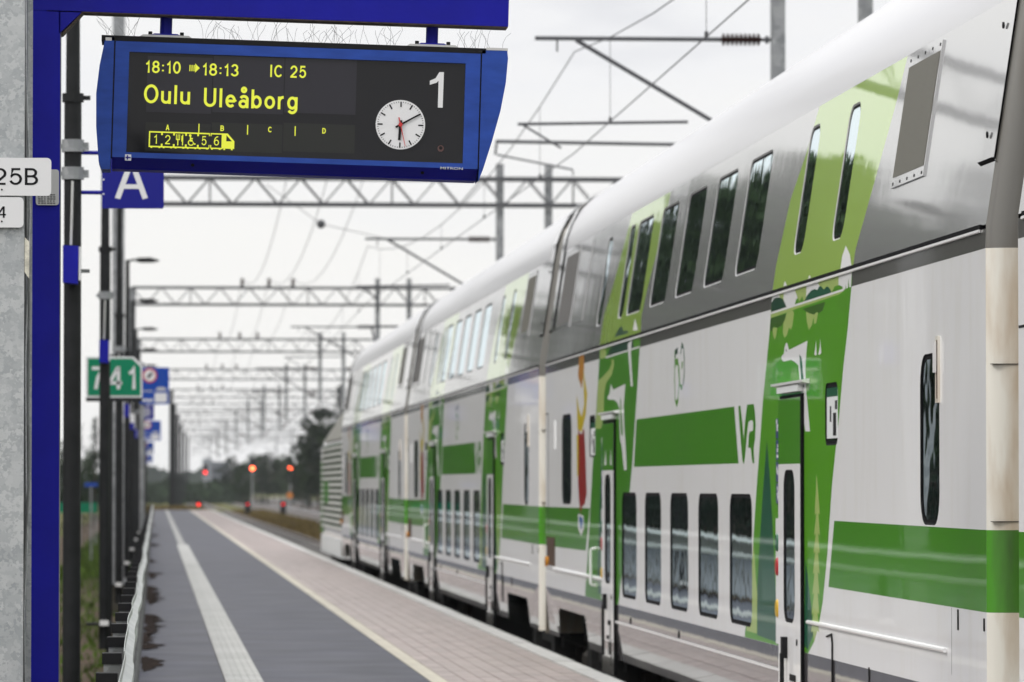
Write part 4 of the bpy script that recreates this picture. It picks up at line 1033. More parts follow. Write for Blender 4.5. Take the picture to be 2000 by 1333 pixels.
# lettering on the screen
def led(txt, x, ybase, h, sx=1.0, bold=.03, m=None, align='LEFT'):
    me = text_mesh(txt, h * YB / F_PX, m or M_led, align, bold, sx)
    return obj('lettering', me, scn, (bu(x), .0105, bv(x, ybase)))
def led_fit(txt, x0, x1, ybase, h, bold=.018):
    me = stroke_mesh(txt, h * YB / F_PX, M_led, max(.13, .10 + bold * 4), .16 + bold)
    xs = [v.co.x for v in me.vertices]; k = (x1 - x0) * YB / F_PX / (max(xs) - min(xs)); mn = min(xs)
    for v in me.vertices: v.co.x = (v.co.x - mn) * k
    return obj('lettering', me, scn, (bu(x0), .0105, bv(x0, ybase)))
led_fit('18:10', 283, 351, 143.5, 24); led_fit('18:13', 394, 464, 148, 24); led_fit('IC 25', 526, 596, 150.5, 24)
led_fit('Oulu', 281, 371, 203, 37); led_fit('Uleåborg', 398, 581, 209.5, 37)
arw = MB()
def lbx(x0, y0, x1, y1): arw.box(bu(x0), bu(x1), .0095, .0108, bv(x0, y1), bv(x0, y0))
lbx(368, 128, 370, 140); lbx(372, 128, 374, 140); lbx(376, 128, 378, 140)
arw.prism([(bu(379), bv(379, 125)), (bu(388), bv(388, 134)), (bu(379), bv(379, 143))], .0095, .0108, 'y')
arw.build('arrow_sign', M_led, scn)
for ch, x in (('A', 325.5), ('B', 432), ('C', 525), ('D', 631)): led_fit(ch, x, x + 7, 256 if x < 400 else (257 if x < 500 else (259 if x < 600 else 261)), 11, .03)
sep = MB()
for x in (389, 484, 577): sep.box(bu(x), bu(x + 2), .0095, .0108, bv(x, 243 + (x - 389) * .02 + 19), bv(x, 243 + (x - 389) * .02))
sep.build('zone_bar', M_led, scn)
# train diagram
dg = MB()
def dbx(x0, y0, x1, y1): dg.box(bu(280 + x0 * .1), bu(280 + x1 * .1), .0095, .0108, bv(280 + (x0 + x1) * .05, 220 + y1 * .1), bv(280 + (x0 + x1) * .05, 220 + y0 * .1))
def dsl(x0, x1, ya, yb, t):     # slanted bar
    P = [(280 + x0 * .1, 220 + ya * .1), (280 + x1 * .1, 220 + yb * .1), (280 + x1 * .1, 220 + (yb + t) * .1), (280 + x0 * .1, 220 + (ya + t) * .1)]
    dg.prism([(bu(x), bv(x, y)) for x, y in P], .0095, .0108, 'y')
dsl(135, 1310, 378, 412, 26); dsl(135, 1310, 664, 698, 26); dsl(1340, 1570, 412, 418, 24); dsl(1340, 1570, 696, 702, 24)
dbx(132, 380, 156, 690); dbx(1300, 412, 1316, 470); dbx(1332, 412, 1350, 470); dbx(1300, 645, 1316, 700); dbx(1332, 645, 1350, 700)
for i, x in enumerate((368, 603, 838, 1072)):
    dbx(x, 395 + i * 7, x + 34, 455 + i * 6); dbx(x, 625 + i * 6, x + 34, 680 + i * 7)
for i, x in enumerate((170, 325, 408, 555, 640, 790, 878, 1025, 1110, 1255, 1350, 1500, 1590, 1735)): dbx(x, 682 + i * 3, x + 34, 706 + i * 3)
P = [(1550, 418), (1665, 418), (1800, 570), (1800, 722), (1550, 712)]
# locomotive shape with its window
Lo = [(280 + x * .1, 220 + y * .1) for x, y in P]; Wn = [(280 + x * .1, 220 + y * .1) for x, y in ((1642, 452), (1752, 572), (1640, 572))]
lm = printed_panel([(bu(x), bv(x, y)) for x, y in Lo], [], [[(bu(x), bv(x, y)) for x, y in Wn]], lambda u, v: (u, .0103, v))
lm.build('train_diagram_engine', M_led, scn, recalc=False)
# fork, knife, wheelchair user
for x in (660, 692, 724): dbx(x, 440, x + 14, 540)
dbx(662, 530, 738, 550); dbx(688, 550, 708, 655); dbx(765, 470, 800, 580); dbx(780, 445, 800, 655)
dg.cyl((bu(373.5), .0095, bv(373.5, 266)), (bu(373.5), .0108, bv(373.5, 266)), 2.6 * YB / F_PX, n=10)
dsl(930, 955, 480, 480, 95); dbx(950, 510, 990, 530); dbx(940, 560, 985, 580)
for k in range(14):
    t = math.radians(30 + 20 * k); cx, cy = 955 + 52 * math.cos(t), 600 + 52 * math.sin(t); dbx(cx - 10, cy - 10, cx + 10, cy + 10)
dsl(985, 1030, 570, 630, 22); dbx(1015, 615, 1042, 640)
dg.build('train_diagram', M_led, scn)
for ch, x0, x1, yb in (('1', 303.5, 309, 282.5), ('2', 325, 335, 283.2), ('5', 396, 405.5, 285), ('6', 420, 430, 285.3)): led_fit(ch, x0, x1, yb, 18, .0)
# clock
ccx, ccy, CR = 783.5, 243, 48.5 * YB / F_PX
ck = MB().cyl((0, .003, 0), (0, .0125, 0), CR, n=48).build('clock', M_signw, scn, loc=(bu(ccx), 0, bv(ccx, ccy)))
tk = MB()
def hand(mb, ang, r0, r1, w0, w1, y0, y1):
    a = math.radians(ang); d = (math.sin(a), math.cos(a)); n = (d[1], -d[0])
    mb.prism([(d[0] * r0 + n[0] * w0, d[1] * r0 + n[1] * w0), (d[0] * r1 + n[0] * w1, d[1] * r1 + n[1] * w1), (d[0] * r1 - n[0] * w1, d[1] * r1 - n[1] * w1), (d[0] * r0 - n[0] * w0, d[1] * r0 - n[1] * w0)], y0, y1, 'y')
for k in range(12): hand(tk, 30 * k, CR * .72, CR * .93, CR * .028, CR * .028, .0018, .0028)
tk.build('hour_mark', M_ink, ck)
t2 = MB()
for k in range(60):
    if k % 5: hand(t2, 6 * k, CR * .89, CR * .94, CR * .010, CR * .010, .0018, .0028)
t2.build('minute_mark', M_ink, ck)
hh = MB(); hand(hh, 183, -CR * .18, CR * .62, CR * .055, CR * .05, -.001, .0015); hh.build('hour_hand', M_ink, ck)
hh = MB(); hand(hh, 60, -CR * .22, CR * .92, CR * .04, CR * .028, -.003, -.0012); hh.build('minute_hand', M_ink, ck)
hh = MB(); hand(hh, 166, -CR * .3, CR * .90, CR * .025, CR * .012, -.005, -.0035); hh.cyl((0, -.006, 0), (0, -.0035, 0), CR * .085, n=12); hh.build('second_hand', M_redp, ck)
one = MB().prism([(bu(x), bv(x, y)) for x, y in ((857, 139), (866, 139), (865.5, 209), (856, 208.7), (856, 156), (852, 160), (839, 164), (839, 156), (850, 151))], .0095, .0108, 'y')
one.build('track_number', M_signw, scn)
sn = MB().cyl((bu(864), .0085, bv(864, 289)), (bu(864), .0115, bv(864, 289)), .014, n=14); sn.cyl((bu(864), .0075, bv(864, 288)), (bu(864), .009, bv(864, 288)), .008, n=12, mi=1)
sn.build('sensor', [mat('sensor_ring', (.10, .045, .04, 1), rough=.4), M_ink], scn)
me = text_mesh('MITRON', 5.2 * YB / F_PX, M_signg, 'LEFT', .01, 1.0); xs = [v.co.x for v in me.vertices]; k_ = 44 * YB / F_PX / (max(xs) - min(xs))
for v in me.vertices: v.co.x *= k_
obj('maker_name', me, bd, (bu(863.5), -.0012, bv(863, 330)))
fl = MB().box(bu(248), bu(260), -.0015, -.0003, bv(254, 316), bv(254, 304)); fl = fl.build('flag_sticker', M_signw, bd)
f2 = MB().box(bu(249), bu(259), -.0025, -.0016, bv(254, 311.5), bv(254, 308.8)); f2.box(bu(251.5), bu(254), -.0026, -.0016, bv(254, 314.5), bv(254, 305.5)); f2.build('flag_cross', M_sign_blue, fl)
# hangers
for xh in (320, 843):
    hg = MB().cyl((bu(xh), .11, VT + .02), (bu(xh), .11, VT + .12), .027, n=14).build('hanger', M_navy, bd)
    fl_ = MB().prism([(bu(xh) - .115, VT + .026), (bu(xh) - .10, VT + .036), (bu(xh) + .10, VT + .036), (bu(xh) + .115, VT + .026)], .03, .19, 'y').build('flange', M_signg, hg)
    MB().prism([(bu(xh) - .065, VT + .037), (bu(xh) - .05, VT + .044), (bu(xh) + .05, VT + .044), (bu(xh) + .065, VT + .037)], .05, .17, 'y').build('foot_plate', M_navy, hg)
    for q in (-.068, .070): MB().cyl((bu(xh) + q, .06, VT + .036), (bu(xh) + q, .06, VT + .052), .009, n=6).build('bolt', M_ink, fl_)
# bird spikes bristling from the lid
rng = random.Random(3); bs = MB()
for grp_ in ((203, 262, 11), (388, 500, 17), (500, 640, 20), (640, 785, 22), (890, 985, 13)):
    for k in range(grp_[2]):
        x = rng.uniform(grp_[0], grp_[1]); h_ = rng.uniform(.055, .105); yb_ = rng.uniform(.03, .2); bend = rng.gauss(0, .028); b2 = rng.gauss(0, .02)
        bs.tube([(bu(x), yb_, VT + .024), (bu(x) + bend * .5, yb_, VT + .024 + h_ * .4), (bu(x) + bend * 1.1 + b2 * .3, yb_, VT + .024 + h_ * .75), (bu(x) + bend * 1.3 + b2, yb_, VT + .024 + h_)], .0008, 4)
tag(bs.build('bird_spikes', M_wire, bd, recalc=False), kind='stuff')

# ================================================================== GUARD RAIL along the platform's left edge
gr = thing('guard_rail', 'galvanised wavy crash barrier with black capped posts along the platform edge', 'guard rail', (-.086, 17.5, 0))
pp = MB().box(-.040, .028, -.05, .05, -1.4, .825).mesh('barrier_post', M_galv_d)
pc = MB().box(-.046, .033, -.055, .055, .822, .866).mesh('cap', M_ink)
for k in range(80):
    y = k * 2.07
    o = obj('barrier_post', pp, gr, (-.082, y, 0)); obj('cap', pc, o)
for k in range(40):
    y0_ = k * 4.0 - 2; n = 8; off = random.uniform(-.003, .003)
    def strip(prof_w, name, m, parent, dx=0):
        mb = MB(); rows = []
        for i in range(n + 1):
            yy = y0_ + 4.05 * i / n; wv = .007 * math.sin(yy * .45 + 1.2) + .003 * math.sin(yy * 1.3 + k)
            rows.append([(x + wv + off + dx, yy, z + .008 * math.sin(yy * .5) + .004 * math.sin(yy * 1.7 + k * .7)) for x, z in prof_w])
        for ra, rb in zip(rows[:-1], rows[1:]):
            for i in range(len(prof_w) - 1): mb.face([ra[i], ra[i + 1], rb[i + 1], rb[i]])
        return mb.build(name, m, parent, loc=(-.045 + .002 * (k % 2), 0, 0), recalc=False)
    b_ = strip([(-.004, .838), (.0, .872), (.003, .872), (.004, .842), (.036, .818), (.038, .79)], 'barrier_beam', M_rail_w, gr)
    strip([(.036, .795), (.030, .77), (.034, .635)], 'shaded_beam_face', M_galv_shade, b_)  # face of the same beam, its shade painted as a darker zinc strip
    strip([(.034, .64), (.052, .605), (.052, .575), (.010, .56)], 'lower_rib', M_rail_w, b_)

# ================================================================== KILOMETRE AND STATION SIGNS
Yk = 62.0
p0 = on_y(168, 697, Yk); p1 = on_y(278, 777, Yk); cx, cz_ = (p0.x + p1.x) / 2, (p0.z + p1.z) / 2; w_, h_ = p1.x - p0.x, p0.z - p1.z
km = thing('kilometre_sign', 'green kilometre sign 741 with white border and clipped corner', 'sign', (cx, Yk, cz_))
c = .11
pol = [(-w_ / 2, -h_ / 2), (w_ / 2, -h_ / 2), (w_ / 2, h_ / 2 - c), (w_ / 2 - c, h_ / 2), (-w_ / 2, h_ / 2)]
MB().prism(pol, 0, .03, 'y').build('plate', M_signw, km)
t_ = .025
pol2 = [(-w_ / 2 + t_, -h_ / 2 + t_), (w_ / 2 - t_, -h_ / 2 + t_), (w_ / 2 - t_, h_ / 2 - c - .02), (w_ / 2 - c - .02, h_ / 2 - t_), (-w_ / 2 + t_, h_ / 2 - t_)]
MB().prism(pol2, -.004, .0, 'y').build('field', M_kmgreen, km)
me = stroke_mesh('741', .29, M_signw, .17, .22, 'CENTER', 1.0); obj('lettering', me, km, (-.01, -.0065, -.155))
MB().box(-w_ / 2, w_ / 2, .0, .06, -h_ / 2 - .05, -h_ / 2 - .002).build('bottom_rail', M_pole, km)
MB().cyl((.30 - w_ / 2 + .0, .06, -cz_ - .7), (.30 - w_ / 2 + .0, .06, h_ / 2 - .1), .045, n=10).build('pole', M_pole, km)
p0 = on_y(225, 783, 108.0); p1 = on_y(252, 806, 108.0)
np_ = thing('mast_number_plate', 'small white number plate on the mast under the 741 sign', 'plate', ((p0.x + p1.x) / 2, 108.0, (p0.z + p1.z) / 2))
MB().box(-.17, .17, -.01, .01, -.12, .12).build('plate', M_signw, np_); obj('lettering', text_mesh('741-2', .10, M_pole, 'CENTER', .01), np_, (0, -.012, -.05))
MB().box(-.02, .28, -.012, .01, -.36, -.16).build('lower_plate', M_signw, np_)
# blue station information signs on brackets, further and further away
for i, (x0, y0, x1, y1, Y) in enumerate(((273, 718, 330, 790, 100.0), (274, 822, 314, 861, 180.0), (274, 864, 300, 888, 262.0), (277, 890, 298, 906, 300.0))):
    p0 = on_y(x0, y0, Y); p1 = on_y(x1, y1, Y); w_, h_ = p1.x - p0.x, p0.z - p1.z
    lab = ['largest blue information sign with a red ringed pictogram, right of the green 741 sign', 'blue information sign with red ringed pictogram, just below the largest one',
           'smaller blue information sign, third from the top of the receding column', 'smallest blue information sign, lowest of the receding column'][i]
    s_ = thing('platform_sign', lab, 'sign', ((p0.x + p1.x) / 2, Y, (p0.z + p1.z) / 2), 'blue information signs along the platform')
    MB().prism(rr(w_, h_, .02, 3), 0, .03, 'y').build('plate', M_sign_blue2, s_)
    r_ = h_ * .20
    rg = MB().cyl((-w_ * .16, -.004, h_ * .28), (-w_ * .16, 0, h_ * .28), r_, n=20).build('ring', M_redp, s_)
    MB().cyl((-w_ * .16, -.007, h_ * .28), (-w_ * .16, -.0045, h_ * .28), r_ * .78, n=20).build('disc', M_signw, rg)
    MB().prism([(-w_ * .16 - r_ * .4, h_ * .28 - r_ * .1), (-w_ * .16 + r_ * .25, h_ * .28 + r_ * .5), (-w_ * .16 + r_ * .4, h_ * .28 + r_ * .2), (-w_ * .16 - r_ * .2, h_ * .28 - r_ * .5)], -.010, -.0075, 'y').build('pictogram', M_pole, rg)
    MB().prism(rr(w_ * .42, h_ * .26, .02, 3), -.004, 0, 'y').build('print_panel', M_signw, s_, loc=(w_ * .22, 0, -h_ * .32))
    MB().prism([(w_ * .02, -h_ * .13), (w_ * .12, -h_ * .04), (w_ * .34, -h_ * .04), (w_ * .44, -h_ * .13)], -.004, 0, 'y').build('shelter_symbol', M_signg, s_)
    MB().box(-w_ * .48, -w_ * .05, -.004, 0, -h_ * .16, -h_ * .13).build('print_line', M_signg, s_)
    MB().box(-w_ * .48, -w_ * .05, -.004, 0, -h_ * .42, -h_ * .36).build('white_bar', M_signw, s_)
    MB().cyl((-w_ * .42, .08, -h_ / 2 - 2.6), (-w_ * .42, .08, h_ * .5 + .1), .05, n=8).build('pole', M_galv2, s_)
p0 = on_y(276, 792, 128.0); p1 = on_y(301, 820, 128.0)
zs = thing('zone_sign', 'small navy sign with a pale letter between the two upper blue information signs', 'sign', ((p0.x + p1.x) / 2, 128.0, (p0.z + p1.z) / 2))
MB().box(-(p1.x - p0.x) / 2, (p1.x - p0.x) / 2, 0, .03, -.19, .19).build('plate', M_sign_blue, zs); obj('letter', stroke_mesh('B', .22, M_signg, .17, .1, 'CENTER'), zs, (0, -.004, -.1))

# ================================================================== CATENARY
def insulator(mb, p0, p1, r=.075, mi=1, n=9):
    p0 = Vector(p0); p1 = Vector(p1)
    mb.cyl(p0, p1, r * .4, n=8, mi=mi)
    for k in range(n):
        t = (k + .5) / n; c = p0.lerp(p1, t); d = (p1 - p0).normalized() * (p1 - p0).length / n * .22
        mb.cyl(c - d, c + d, r, r * .8, 10, mi)
ZB_, ZT_ = 7.98, 8.58                      # truss chords
def gantry(Y, xl, xr, label, tubes, tall=0, feeders=True, cant='std', period=1.0):
    g = thing('catenary_gantry', label, 'gantry', (0, Y, 0), 'catenary gantries spanning the tracks')
    t = MB()
    for z in (ZB_, ZT_):
        for dy in (-.22, .22): t.box(xl, xr, dy - .035, dy + .035, z - .04, z + .04)
    n = int((xr - xl) / period); q = (xr - xl) / n
    for i in range(n):
        x = xl + q * i
        for dy in (-.22, .22):
            t.cyl((x, dy, ZT_), (x + q / 2, dy, ZB_), .016, n=5); t.cyl((x + q / 2, dy, ZB_), (x + q, dy, ZT_), .016, n=5)
        if i % 4 == 2: t.box(x - .02, x + .02, -.22, .22, ZB_ - .03, ZB_ + .03); t.box(x - .02, x + .02, -.24, -.20, ZB_, ZT_)
    t.build('truss', M_steel, g, recalc=False)
    for x in (xl, xr):
        lg = MB().box(x - .14, x + .14, -.14, .14, -.7, ZT_ + (tall if x == xl else 0)); lg.prism([(x - .14, -.45), (x - .30, -.72), (x + .30, -.72), (x + .14, -.45)], -.15, .15, 'y')
        l_ = lg.build('leg', M_galv2 if Y < 330 else M_pole, g)
        MB().box(x - .36, x + .36, -.4, .4, -1.7, -.70).build('foundation', M_conc_d, l_)
    if feeders:
        for x in (3.05, 4.0, 4.85):
            fi = MB().box(x - .05, x + .05, -.05, .05, ZT_ + .04, ZT_ + .08); insulator(fi, (x, 0, ZT_ + .08), (x, 0, ZT_ + .34), .09, 1, 4)
            fi.build('feeder_insulator', [M_steel, M_insul], g)
    for (xt, xw, zb, side) in tubes:
        MB().box(xt - .085, xt + .085, -.085, .085, zb, ZT_ + .35).build('drop_tube', M_galv2, g)
        zt, zc = 7.2, 5.75
        ct = MB(); ends = xw - .28 * side
        ct.cyl((xt - .12 * side, 0, zt), (xt - .16 * side, 0, zt), .05, n=8)
        ct.cyl((ends, 0, zt), (xt - .72 * side, 0, zt), .028, n=8)
        insulator(ct, (xt - .72 * side, 0, zt), (xt - .22 * side, 0, zt), .085); ct.cyl((xt - .22 * side, 0, zt), (xt - .05 * side, 0, zt), .022, n=8)
        za = zb + .12; dx = xt - xw
        a0 = Vector((xw + .24 * side, 0, zt - .02)); a1 = Vector((xt - .05 * side, 0, zb + .10)); L_ = (a1 - a0).length; d_ = (a1 - a0) / L_
        ct.cyl(a0, a0 + d_ * (L_ - .75), .028, n=8); insulator(ct, a0 + d_ * (L_ - .72), a0 + d_ * (L_ - .18), .085); ct.cyl(a0 + d_ * (L_ - .2), a1, .022, n=8)
        ct.cyl((xw, 0, zt), (xw, 0, zt - .17), .012, n=6)
        # registration arm
        sgn = side; ct.cyl((xt - 1.15 * sgn, 0, zb + .55), (xw - .5 * sgn, 0, zc + .36), .02, n=6); ct.cyl((xw - .45 * sgn, 0, zc + .36), (xw + .05 * sgn, 0, zc + .06), .014, n=6)
        ct.build('cantilever', [M_steel, M_insul], g, recalc=False)
    return g
TU = [(7.86, 5.05, 5.6, 1), (8.98, 11.0, 5.6, -1)]
labs = ['nearest catenary gantry, its truss above the frame and brown insulators over the near coach roof',
        'catenary gantry whose zigzag truss runs just below the departure board',
        'catenary gantry whose truss is second below the departure board, with three small insulators on top',
        'third catenary gantry below the departure board, beside the first visible lamp heads']
GY = [60.5, 110, 171, 231, 291, 351, 411, 471, 540, 620, 700]
for i, Y in enumerate(GY):
    xl = -1.85 if i == 0 else (-.86 if Y < 330 else (30 + 6.5 * (i - 5)) * Y / F_PX)
    lab = labs[i] if i < 4 else ('far catenary gantry, number %s in the row, merging into the haze' % 'five six seven eight nine ten eleven'.split()[i - 4])
    gantry(Y, xl, 22.0, lab, TU + ([(17.5, 15.6, 5.6, 1)] if i > 2 else []), tall=5.0 if i == 1 else 0)
# mast with a bracket for the next track, standing behind the train
mk = thing('catenary_mast', 'catenary mast behind the train, only its bracket arms show above the roof', 'mast', (10.6, 79.0, -.7))
MB().box(-.14, .14, -.14, .14, 0, 7.95).build('leg', M_galv2, mk)
ct = MB(); ct.cyl((-5.0, 0, 7.92), (0, 0, 7.86), .03, n=8); ct.cyl((-5.0, 0, 7.7), (-3.75, 0, 7.46), .016, n=6); ct.cyl((-3.75, 0, 7.46), (-3.74, 0, 7.36), .012, n=6); insulator(ct, (-.75, 0, 7.87), (-.2, 0, 7.86), .07)
ct.cyl((-5.0, 0, 7.95), (-5.03, 0, 7.7), .02, n=6)
ct.build('cantilever', [M_steel, M_insul], mk, recalc=False)
# counterweight ball on a cross wire
pb = on_y(627, 438, 112.0)
ball = thing('wire_ball', 'dark round ball hanging on a cross wire under the first visible truss', 'ball', pb)
MB().cyl((0, 0, -.06), (0, 0, .06), .10, n=16).build('ball', M_steel, ball)
bm = bmesh.new(); bmesh.ops.create_uvsphere(bm, u_segments=16, v_segments=10, radius=.105); me = bpy.data.meshes.new('ball'); bm.to_mesh(me); bm.free(); me.materials.append(M_steel)
ball.children[0].data = me
def wire(name, label, cat, pts, r, grp=None, drop=None, parent=None):
    o = MB().tube(pts, r, 5).build(name, M_wire, parent, recalc=False)
    if parent is None: tag(o, label, cat, grp)
    return o
a_ = on_y(520, 360, 112.0); b_ = on_y(770, 470, 112.0)
wire('cross_wire', 'thin cross wire carrying the dark round ball', 'wire', [a_, pb, b_], .008)
# contact and messenger wires with droppers over the tracks
def catenary(xw, tag_, stag=.22):
    con = []; mes = []; ys = [2.0] + GY
    ys = [8.0] + GY
    root = thing('overhead_line', tag_, 'overhead line', (0, 0, 0), 'overhead lines above the tracks')
    for i, (ya, yb) in enumerate(zip(ys[:-1], ys[1:])):
        sa = stag * (1 if i % 2 else -1); sb = -sa; n = 10
        mseg = [(xw + sa + (sb - sa) * k / n, ya + (yb - ya) * k / n, 7.03 - .85 * 4 * (k / n) * (1 - k / n)) for k in range(n + 1)]
        cseg = [(xw + sa + (sb - sa) * k / n, ya + (yb - ya) * k / n, 5.75) for k in range(n + 1)]
        con += cseg[:-1]; mes += mseg[:-1]
        for k in range(1, n, 2):
            MB().cyl(cseg[k], mseg[k], .0045, n=4).build('dropper', M_wire, root, recalc=False)
            if ya < 130: MB().box(cseg[k][0] - .015, cseg[k][0] + .015, cseg[k][1] - .03, cseg[k][1] + .03, 5.74, 5.80).build('clip', M_wire, root)
    MB().tube(con, .0075, 5).build('contact_wire', M_wire, root, recalc=False); MB().tube(mes, .0075, 5).build('messenger_wire', M_wire, root, recalc=False)
catenary(5.05, 'overhead contact line directly above the train roof'); catenary(11.0, 'overhead contact line of the middle track, beyond the train'); catenary(15.6, 'overhead contact line of the farthest track')
for xf in (3.05, 4.0, 4.85):
    pts = []
    for ya, yb in zip(GY[1:-1], GY[2:]):
        n = 8; pts += [(xf, ya + (yb - ya) * k / n, ZT_ + .36 - 1.15 * 4 * (k / n) * (1 - k / n)) for k in range(n)]
    wire('feeder_wire', {3.05: 'leftmost of three sagging feeder wires running over the gantry tops', 4.0: 'middle one of three sagging feeder wires over the gantry tops', 4.85: 'rightmost of three sagging feeder wires over the gantry tops'}[xf], 'wire', pts, .009, 'feeder wires on the gantry tops')

# ================================================================== SIGNALS
def signal(px, py, Y, label, m, dwarf=False, r=.13):
    p = on_y(px, py, Y)
    s = thing('rail_signal', label, 'signal', (p.x, Y, -.7), 'railway signals showing red ahead of the train')
    h_ = p.z + .7
    if dwarf:
        MB().box(-.22, .22, 0, .25, 0, h_ + .25).build('signal_head', M_ink, s)
    else:
        MB().cyl((0, .15, 0), (0, .15, h_ + .7), .07, n=8).build('pole', M_galv2, s)
        MB().prism(rr(.62, 1.5, .2, 4), .0, .1, 'y').build('signal_head', M_ink, s, loc=(0, 0, h_ + .35))
        MB().box(-.3, .3, .15, .6, h_ - .55, h_ - .5).build('step', M_galv2, s)
    MB().cyl((0, -.05, h_), (0, -.01, h_), r, n=16).build('lamp', m, s)
    MB().prism([(-r * 1.2, h_ + r * .8), (-r, h_ + r * 1.25), (r, h_ + r * 1.25), (r * 1.2, h_ + r * .8)], -.25, 0, 'y').build('hood', M_ink, s)
signal(493, 915, 520, 'brightest railway signal with an amber red light, left of the tree row', M_sigamb, r=.20)
signal(567, 915, 520, 'railway signal with an amber red light, right of the brightest one', M_sigamb2 if 'M_sigamb2' in globals() else M_sigamb, r=.15)
signal(401, 923, 640, 'railway signal with a red light in front of the distant tower block', M_sigred, r=.22)
signal(354, 953, 640, 'railway signal with a red light beside the dark gantry legs', M_sigred, r=.2)
signal(388, 986, 340, 'low red signal at the far end of the paved platform strip', M_sigred, True, r=.10)
signal(484, 985, 360, 'low red signal under the brightest amber signal', M_sigdim, True, r=.07)
signal(553, 985, 360, 'low red signal nearest to the locomotive', M_sigdim, True, r=.08)
p = on_y(566, 968, 420)
sb_ = thing('orange_board', 'small round orange marker board in front of the dark trees', 'marker', (p.x, 420, p.z))
MB().cyl((0, 0, 0), (0, .04, 0), .27, n=14).build('board', mat('marker_orange', (.50, .16, .01, 1), rough=.5), sb_); MB().cyl((0, .08, -p.z - .7), (0, .08, .1), .04, n=6).build('pole', M_galv2, sb_)

# ================================================================== TREES
def conifer_mesh(h, rad, seed, dens=1.0):
    rg = random.Random(seed); mb = MB(); z = h * .08
    while z < h * .985:
        f = 1 - z / h; R = rad * (f ** .8) * rg.uniform(.75, 1.1) + .12
        nb = max(4, int((5 + 6 * f) * dens)); a0 = rg.random() * 6.28
        for b in range(nb):
            a = a0 + 6.283 * b / nb + rg.gauss(0, .2); r_ = R * rg.uniform(.7, 1.12); dz = -r_ * rg.uniform(.25, .5)
            n = max(3, int(r_ / .35))
            for k in range(1, n + 1):
                t = k / n; c = Vector((math.cos(a) * r_ * t, math.sin(a) * r_ * t, z + dz * t + .06 * h * (t * (1 - t)) * .4))
                s_ = .30 * (1.2 - .55 * t) * (h / 12) ** .5
                for _ in range(2):
                    u = Vector((rg.gauss(0, 1), rg.gauss(0, 1), rg.gauss(-.3, .6))).normalized() * s_; v_ = Vector((rg.gauss(0, 1), rg.gauss(0, 1), rg.gauss(0, .5))).normalized() * s_ * .55
                    o = c + Vector((rg.gauss(0, .1), rg.gauss(0, .1), rg.gauss(0, .1)))
                    mb.face([o - v_, o + u, o + v_ * .8 - u * .1])
        z += (.34 + .25 * f) * (h / 12) ** .5 / dens ** .5
    return mb.mesh('crown', M_needle, recalc=False)
def leafy_mesh(h, rad, seed, n=3200):
    rg = random.Random(seed); mb = MB(); cl = []
    for _ in range(34):
        z = h * rg.uniform(.25, .98); f = math.sin(math.pi * min(1, (z / h - .12) / .95)) ** .6; a = rg.random() * 6.28; r_ = rad * f * rg.uniform(.2, 1)
        cl.append((Vector((math.cos(a) * r_, math.sin(a) * r_, z)), rad * rg.uniform(.18, .36)))
    for _ in range(n):
        c, R = rg.choice(cl); d = Vector((rg.gauss(0, 1), rg.gauss(0, 1), rg.gauss(0, 1))); d = d.normalized() * R * rg.uniform(.5, 1.05) ; o = c + d
        s_ = rg.uniform(.10, .22) * (h / 9) ** .5; u = Vector((rg.gauss(0, 1), rg.gauss(0, 1), rg.gauss(0, 1))).normalized() * s_; v_ = u.orthogonal().normalized() * s_ * .7
        mb.face([o - u, o + v_, o + u, o - v_])
    return mb.mesh('crown', M_leafm, recalc=False)
def trunk_mesh(h, r, limbs, seed):
    rg = random.Random(seed); mb = MB().cyl((0, 0, -.2), (0, 0, h * .95), r, r * .15, 8)
    for _ in range(limbs):
        z = h * rg.uniform(.25, .7); a = rg.random() * 6.28; l = h * .22; mb.cyl((0, 0, z), (math.cos(a) * l, math.sin(a) * l, z + l * .8), r * .35, r * .1, 6)
    return mb.mesh('trunk', M_bark)
CON = [(conifer_mesh(12, 2.3, 11 + k), trunk_mesh(12, .17, 0, k), 12) for k in range(3)]
LEF = [(leafy_mesh(9, 2.6, 31 + k), trunk_mesh(9, .15, 6, k), 9) for k in range(2)]
TREES = 0
ORD = 'first second third fourth fifth sixth seventh eighth ninth tenth eleventh twelfth thirteenth fourteenth fifteenth sixteenth seventeenth eighteenth'.split()
def tree(x, y, h, label, kind, grp, z=-.78):
    global TREES
    proto = random.choice(CON if kind == 'c' else LEF); k = h / proto[2]
    t = thing('conifer_tree' if kind == 'c' else 'leafy_tree', label, 'tree', (x, y, z), grp, (0, 0, random.random() * 6.28))
    t.scale = (k * random.uniform(.9, 1.15), k * random.uniform(.9, 1.15), k)
    obj('crown', proto[0], t); obj('trunk', proto[1], t); TREES += 1
    return t
# forest edge beyond the car park (mirrored in the train's windows)
FE = 'dark tree of the forest edge beyond the car park, mirrored in the windows'
def hz(y): return 16.0 if y < 182 else (21.0 if y < 290 else 9.5)
y = 22.0
while y < 620:
    tree(-15.2 - random.uniform(0, 2.5), y, hz(y) * random.uniform(.86, 1.1), FE, random.choice('ccccl'), 'forest edge left of the platform', -.78); y += random.uniform(2.1, 3.8) if y < 300 else random.uniform(3.5, 6)
y = 40.0
while y < 300:
    tree(-19.5 - random.uniform(0, 3), y, hz(y) * random.uniform(.86, 1.12), FE, 'c', 'forest edge left of the platform', -.78); y += random.uniform(2.2, 4)
